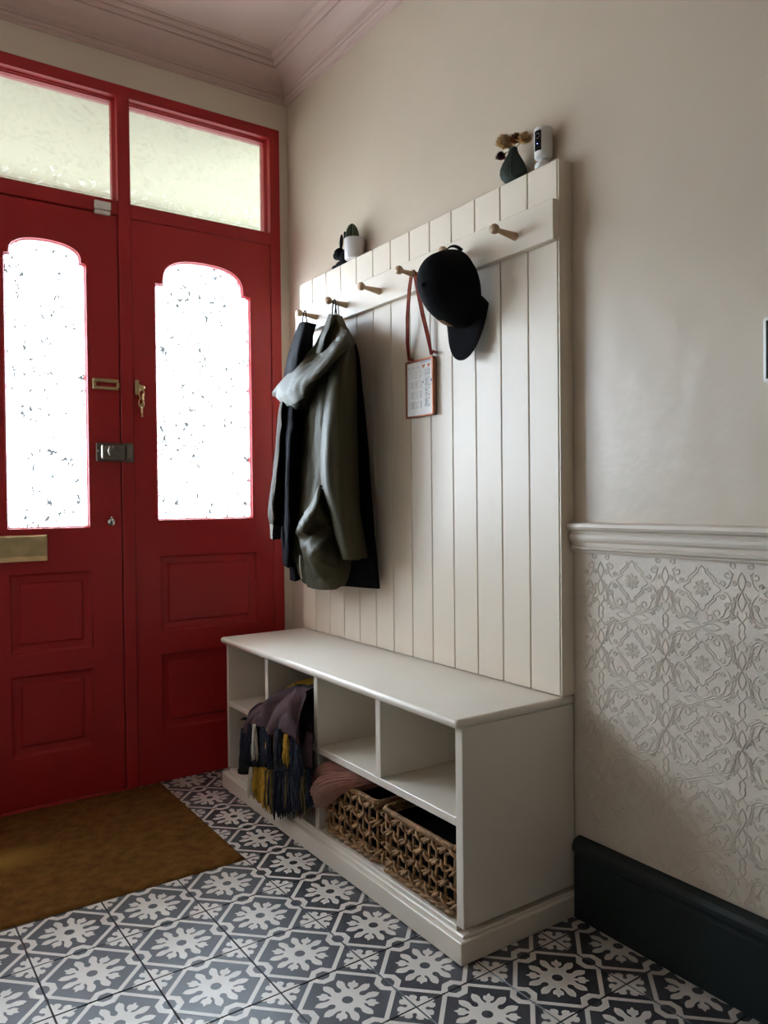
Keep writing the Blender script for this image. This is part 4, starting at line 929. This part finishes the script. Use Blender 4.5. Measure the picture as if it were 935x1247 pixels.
# ------------------------------------------------------------------ woven baskets
def basket(label, x0, x1, y0, y1, z0, z1):
    T = thing('basket', ((x0+x1)/2, (y0+y1)/2, z0), label, 'basket', 'woven baskets in the bottom of the bench')
    cr_ = .018
    def per(s, off=0.0):           # rounded rectangle perimeter, s in [0,1)
        ax, ay = x0-off, y0-off; bx, by = x1+off, y1+off; r = cr_
        segs = [((ax+r, ay), (bx-r, ay)), ((bx, ay+r), (bx, by-r)), ((bx-r, by), (ax+r, by)), ((ax, by-r), (ax, ay+r))]
        cs_ = [(bx-r, ay+r, -PI/2), (bx-r, by-r, 0), (ax+r, by-r, PI/2), (ax+r, ay+r, PI)]
        Ls = []
        for k in range(4):
            a, b_ = segs[k]; Ls += [math.dist(a, b_), r*PI/2]
        tot = sum(Ls); d = (s % 1)*tot
        for k in range(8):
            if d <= Ls[k] or k == 7:
                if k % 2 == 0:
                    a, b_ = segs[k//2]; f = d/Ls[k]; return Vector((a[0]+(b_[0]-a[0])*f, a[1]+(b_[1]-a[1])*f, 0))
                c = cs_[k//2]; a = c[2]+d/r; return Vector((c[0]+r*math.cos(a), c[1]+r*math.sin(a), 0))
            d -= Ls[k]
    perim = 2*((x1-x0)+(y1-y0)); N = int(perim/.031); N -= N % 2
    zr = z1-.006
    for k in range(N):
        p = per((k+.5)/N)
        b = B(); tube(b, [(p.x, p.y, z0+.004), (p.x+rnd.uniform(-.002, .002), p.y+rnd.uniform(-.002, .002), (z0+z1)/2), (p.x, p.y, zr)], .0040, 6)
        obj('stake', b, M['wicker'], T, smooth=True)
    lev = 4
    for l in range(lev):
        z = z0+.030+(z1-z0-.052)*l/(lev-1)
        b = B()
        for ph in (0, PI):
            pts = []; rad = []
            K = N*8
            for q in range(K):
                s = q/K; c = per(s); c1 = per(s+1e-3); t = (c1-c).normalized(); n_ = Vector((t.y, -t.x, 0))
                a = s*N*PI+ph+l*PI
                pts.append(c+n_*(.0062*math.cos(a))+Vector((0, 0, z+.0052*math.sin(a)+.0025*noise.noise(Vector((q*.2, l, ph)))))); rad.append(.0033+.0012*noise.noise(Vector((q*.31, l*3, ph))))
            tube(b, pts, rad, 6, True)
        obj('weave', b, M['wicker'], T, smooth=True)
    # knots where strands cross the stakes
    b = B()
    for l in range(lev):
        z = z0+.030+(z1-z0-.052)*l/(lev-1)
        for k in range(N):
            s = (k+.5)/N; c = per(s); t = (per(s+1e-3)-c).normalized(); n_ = Vector((t.y, -t.x, 0)); sg = 1 if (k+l) % 2 else -1
            tube(b, [c+t*-.013*sg+n_*.004+Vector((0, 0, z-.010)), c+t*-.004*sg+n_*.0105+Vector((0, 0, z-.001)), c+t*.006*sg+n_*.0100+Vector((0, 0, z+.005)), c+t*.013*sg+n_*.003+Vector((0, 0, z+.013))], [.0025, .0042, .0040, .0025], 6)
    o = obj('knots', b, M['wicker'], T, smooth=True); o['kind'] = 'stuff'
    b = B()
    for ph in (0, 2*PI/3, 4*PI/3):
        K = 420; n_t = int(perim/.017)
        pts = []
        for q in range(K):
            s = q/K; c = per(s); t = (per(s+1e-3)-c).normalized(); n_ = Vector((t.y, -t.x, 0)); a = s*n_t*2*PI+ph
            pts.append(c+n_*.0042*math.cos(a)+Vector((0, 0, z1-.006+.0042*math.sin(a))))
        tube(b, pts, .0037, 6, True)
    obj('rim', b, M['wicker'], T, smooth=True)
    b = B()
    for ph in (0, PI):
        K = N*6; pts = []
        for q in range(K):
            s = q/K; c = per(s); t = (per(s+1e-3)-c).normalized(); n_ = Vector((t.y, -t.x, 0)); a = s*N*1.0*PI+ph
            pts.append(c+n_*.005*math.cos(a)+Vector((0, 0, z0+.0085+.003*math.sin(a))))
        tube(b, pts, .0052, 6, True)
    obj('foot', b, M['wicker'], T, smooth=True)
    part('base', M['wicker2'], T, lambda bm: box(bm, x0+.006, x1-.006, y0+.006, y1-.006, z0+.001, z0+.006))
    part('infill', M['black_cloth'], T, lambda bm: (box(bm, x0+.010, x0+.012, y0+.012, y1-.012, z0+.006, z1-.02), box(bm, x1-.012, x1-.010, y0+.012, y1-.012, z0+.006, z1-.02), box(bm, x0+.012, x1-.012, y0+.010, y0+.012, z0+.006, z1-.02), box(bm, x0+.012, x1-.012, y1-.012, y1-.010, z0+.006, z1-.02), box(bm, x0+.012, x1-.012, y0+.012, y1-.012, z0+.006, z0+.12)), label='dark lining')  # dark sheets and a block fill the inside below the rim
    return T
basket('open-weave water hyacinth basket with a pink knitted hat resting on it', -.342, -.060, -1.112, -.852, .0705, .238)
basket('open-weave water hyacinth basket at the end of the bench, nothing on it', -.345, -.060, -1.432, -1.142, .0705, .236)

# pink knitted hat on the left basket
HT = thing('knitted_hat', (-.31, -.90, .235), 'dusty pink ribbed knitted hat lying across the woven basket', 'hat')
def knit(bm, path, ribs, n=96, sub=8):
    """ribbed knit tube along (point, radius along the view-facing side, radius across)"""
    P = []
    for k in range(len(path)-1):
        g = lambda q: path[max(0, min(len(path)-1, q))]
        for f in [q/sub for q in range(sub)]:
            c = []
            for a_, b_, c_, d_ in zip(*[g(k-1), g(k), g(k+1), g(k+2)]): c.append(.5*((2*b_)+(-a_+c_)*f+(2*a_-5*b_+4*c_-d_)*f*f+(-a_+3*b_-3*c_+d_)*f**3))
            P.append(c)
    P.append(list(path[-1])); rings = []
    for i, q in enumerate(P):
        a, b_ = P[max(0, i-1)], P[min(len(P)-1, i+1)]
        t = (Vector(b_[:3])-Vector(a[:3])).normalized(); up = Vector((-.45, 0, 1)); sd = t.cross(up).normalized(); up = sd.cross(t).normalized()
        rings.append([Vector(q[:3])+up*q[3]*math.sin(w)*(1+.075*math.cos(ribs*w))+sd*q[4]*math.cos(w)*(1+.075*math.cos(ribs*w)) for w in [2*PI*k/n for k in range(n)]])
    loops(bm, rings, True, True, True)
part('crown', M['yarn'], HT, lambda bm: knit(bm, [(-.356, -.842, .200, .010, .010), (-.352, -.852, .220, .034, .020), (-.335, -.895, .248, .038, .046), (-.305, -.935, .256, .033, .066), (-.27, -.985, .262, .024, .060), (-.24, -1.02, .262, .012, .030), (-.235, -1.03, .262, .004, .008)], 24), smooth=True)
part('band', M['yarn'], HT, lambda bm: knit(bm, [(-.374, -.8435, .152, .008, .007), (-.376, -.854, .164, .028, .013), (-.378, -.885, .196, .035, .018), (-.370, -.925, .228, .034, .019), (-.352, -.970, .250, .026, .018), (-.330, -1.015, .264, .018, .015), (-.31, -1.05, .270, .009, .010), (-.305, -1.058, .270, .003, .003)], 18), smooth=True)

# ------------------------------------------------------------------ fringed throw over the shelf
TH = thing('throw_blanket', (-.36, -.66, .32), 'mauve and charcoal woven throw with mustard and navy tassels spilling from a cubbyhole', 'blanket')
def hem(s):      # lower edge of upper layer: y and z along s
    return -.458-.397*s, .292+.046*min(1, s*1.6)-.006*math.sin(s*9)
def throw_pt(s, t, lift=0.0):
    """s along the bench, t from inside the cubby over the front edge and down"""
    yin = -.520-.275*s; zin = .400+.050*math.sin(s*PI*.55); ye, ze = hem(s)
    zf = .372+.092*s
    if t < .5:
        f = t/.5; x = -.14-.236*f; y = yin; z = zin+.03*math.sin(f*PI)*.6+(zf-zin)*f**2
    else:
        f = (t-.5)/.5; x = -.376-.040*math.sin(min(1, f*1.2)*PI/2); y = yin+(ye-yin)*f**.55; z = zf+(ze-zf)*f**1.2
    w_ = .017*math.sin(13*s+3.5*t+.6)+.008*math.sin(27*s-5*t)+.006*noise.noise(Vector((s*6, t*5, 2)))
    x -= abs(w_)*1.1*min(1, t*1.6)+lift; z += w_*.8+lift*.6
    return Vector((x, y, z))
def sheet(bm, fn, ns, nt_, th, mi_fn=None):
    V = [[bm.verts.new(fn(i/ns, j/nt_)) for j in range(nt_+1)] for i in range(ns+1)]
    for i in range(ns):
        for j in range(nt_):
            f = bm.faces.new((V[i][j], V[i+1][j], V[i+1][j+1], V[i][j+1]))
            if mi_fn: f.material_index = mi_fn(i/ns, j/nt_)
    bmesh.ops.solidify(bm, geom=bm.faces[:], thickness=th)
def wmi(s, t):
    return 1 if t < .40+.04*math.sin(9*s) else 0
b = B(); sheet(b, throw_pt, 60, 40, .006, wmi); obj('upper_layer', b, [M['throw'], M['throw_dark']], TH, smooth=True)
b = B(); sheet(b, lambda s, t: throw_pt(.02+.98*s, .30+.10*t)+Vector((.020, 0, .010+.003*math.sin(6*s))), 40, 8, .006); obj('mustard_edge', b, M['t_mustard'], TH, smooth=True, label='mustard stripe at the fold')
def low_pt(s, t):
    y = -.490-.365*s; zt = .330+.03*s; zb = .165+.095*s**1.5
    w_ = .008*math.sin(14*s+2*t)+.005*math.sin(29*s+1)
    return Vector((-.384-.014*t-w_, y, zt+(zb-zt)*t))
b = B(); sheet(b, low_pt, 50, 16, .005, lambda s, t: 0 if s > .86 else 1); obj('lower_layer', b, [M['throw'], M['throw_dark']], TH, smooth=True)
def fill(bm):
    box(bm, -.34, -.06, -.795, -.525, .315, .395, .03, 3)
part('folded_bulk', M['throw_dark'], TH, fill, smooth=True)
def tassel(p, L, m, sway, n=6, r=.0042):
    b = B()
    for k in range(n):
        a = 2*PI*k/n; o = Vector((math.cos(a), math.sin(a), 0))*r*.7
        ln = L*rnd.uniform(.82, 1.06); pts = []; rad = []
        e = Vector((rnd.uniform(-.004, .004), rnd.uniform(-.006, .006)+sway, 0))
        for q in range(6):
            f = q/5
            pts.append(p+o*(.5+1.3*f)+e*f+Vector((.0018*math.sin(q*1.7+k*2+p.y*90), .0025*math.sin(q*1.5+k+p.y*70), -ln*f))); rad.append(r*(.42 if q == 0 else (.48 if q < 5 else .2)))
        tube(b, pts, rad, 5)
    obj('tassel', b, m, TH, smooth=True)
seq = ['t_navy', 't_navy', 't_navy', 't_navy', 't_navy', 't_cream', 't_navy', 't_navy', 't_mustard', 't_navy', 't_navy', 't_olive', 't_navy', 't_navy', 't_mustard', 't_navy', 't_navy', 't_navy']
for k, mname in enumerate(seq):
    s = (k+.4)/len(seq); p = throw_pt(s, 1.0)+Vector((-.004, 0, .004))
    tassel(p, .105+rnd.uniform(-.012, .012), M[mname], -.004, n=11, r=.0070)
for row in (0, 1):
    K = 24
    for k in range(K):
        s = (k+.3+.45*row)/K; p = low_pt(min(1, s), 1.0)+Vector((-.004-.006*row, 0, .006))
        if s < .05: mname = 't_cream' if row else 't_navy'
        elif s < .40: mname = 't_mustard' if (k+row) % 7 else 't_olive'
        else: mname = rnd.choice(['t_navy', 't_navy', 't_navy', 't_navy', 't_olive'])
        if s < .05 and row == 0: continue
        L = min(.125+rnd.uniform(-.012, .012)-(0 if s > .08 else .03), p.z-.066)
        tassel(p, L, M[mname], -.002, n=10, r=.0068)

# boot and bag in the lower left compartment
BT = thing('boot', (-.30, -.28, .0705), 'black ankle boot with pull loops in the bottom left compartment', 'boot')
part('upper', M['rubber'], BT, lambda bm: loops(bm, [[Vector((-.262+xo+rx*math.cos(a), yo-.268+ry*math.sin(a), z)) for a in [2*PI*k/24 for k in range(24)]] for (z, rx, ry, xo, yo) in ((.084, .088, .038, -.008, 0), (.105, .086, .037, -.008, 0), (.130, .070, .036, .006, 0), (.150, .055, .035, .02, 0), (.200, .050, .034, .022, 0), (.225, .052, .035, .022, 0))], True, True, True), smooth=True, auto=50)
part('sole', M['rubber'], BT, lambda bm: loops(bm, [[Vector((-.268+rx*math.cos(a), -.268+ry*math.sin(a), z)) for a in [2*PI*k/24 for k in range(24)]] for (z, rx, ry) in ((.071, .090, .039), (.073, .093, .042), (.086, .093, .042), (.088, .090, .039))], True, True, True), smooth=True, auto=40)
part('pull_loop', M['rubber'], BT, lambda bm: tube(bm, [(-.285, -.250, .222), (-.300, -.235, .243), (-.312, -.215, .248), (-.318, -.200, .238), (-.312, -.215, .244), (-.298, -.238, .236), (-.288, -.262, .222)], .0055, 6, flat=.5), smooth=True)
GB = thing('storage_bag', (-.18, -.66, .0705), 'pale grey soft bag in the compartment behind the tassels of the throw', 'bag')
part('body', M['felt'], GB, lambda bm: box(bm, -.325, -.04, -.795, -.45, .085, .27, .045, 4), smooth=True)
part('base', M['felt'], GB, lambda bm: box(bm, -.300, -.06, -.775, -.47, .0712, .10, .012, 2), smooth=True)
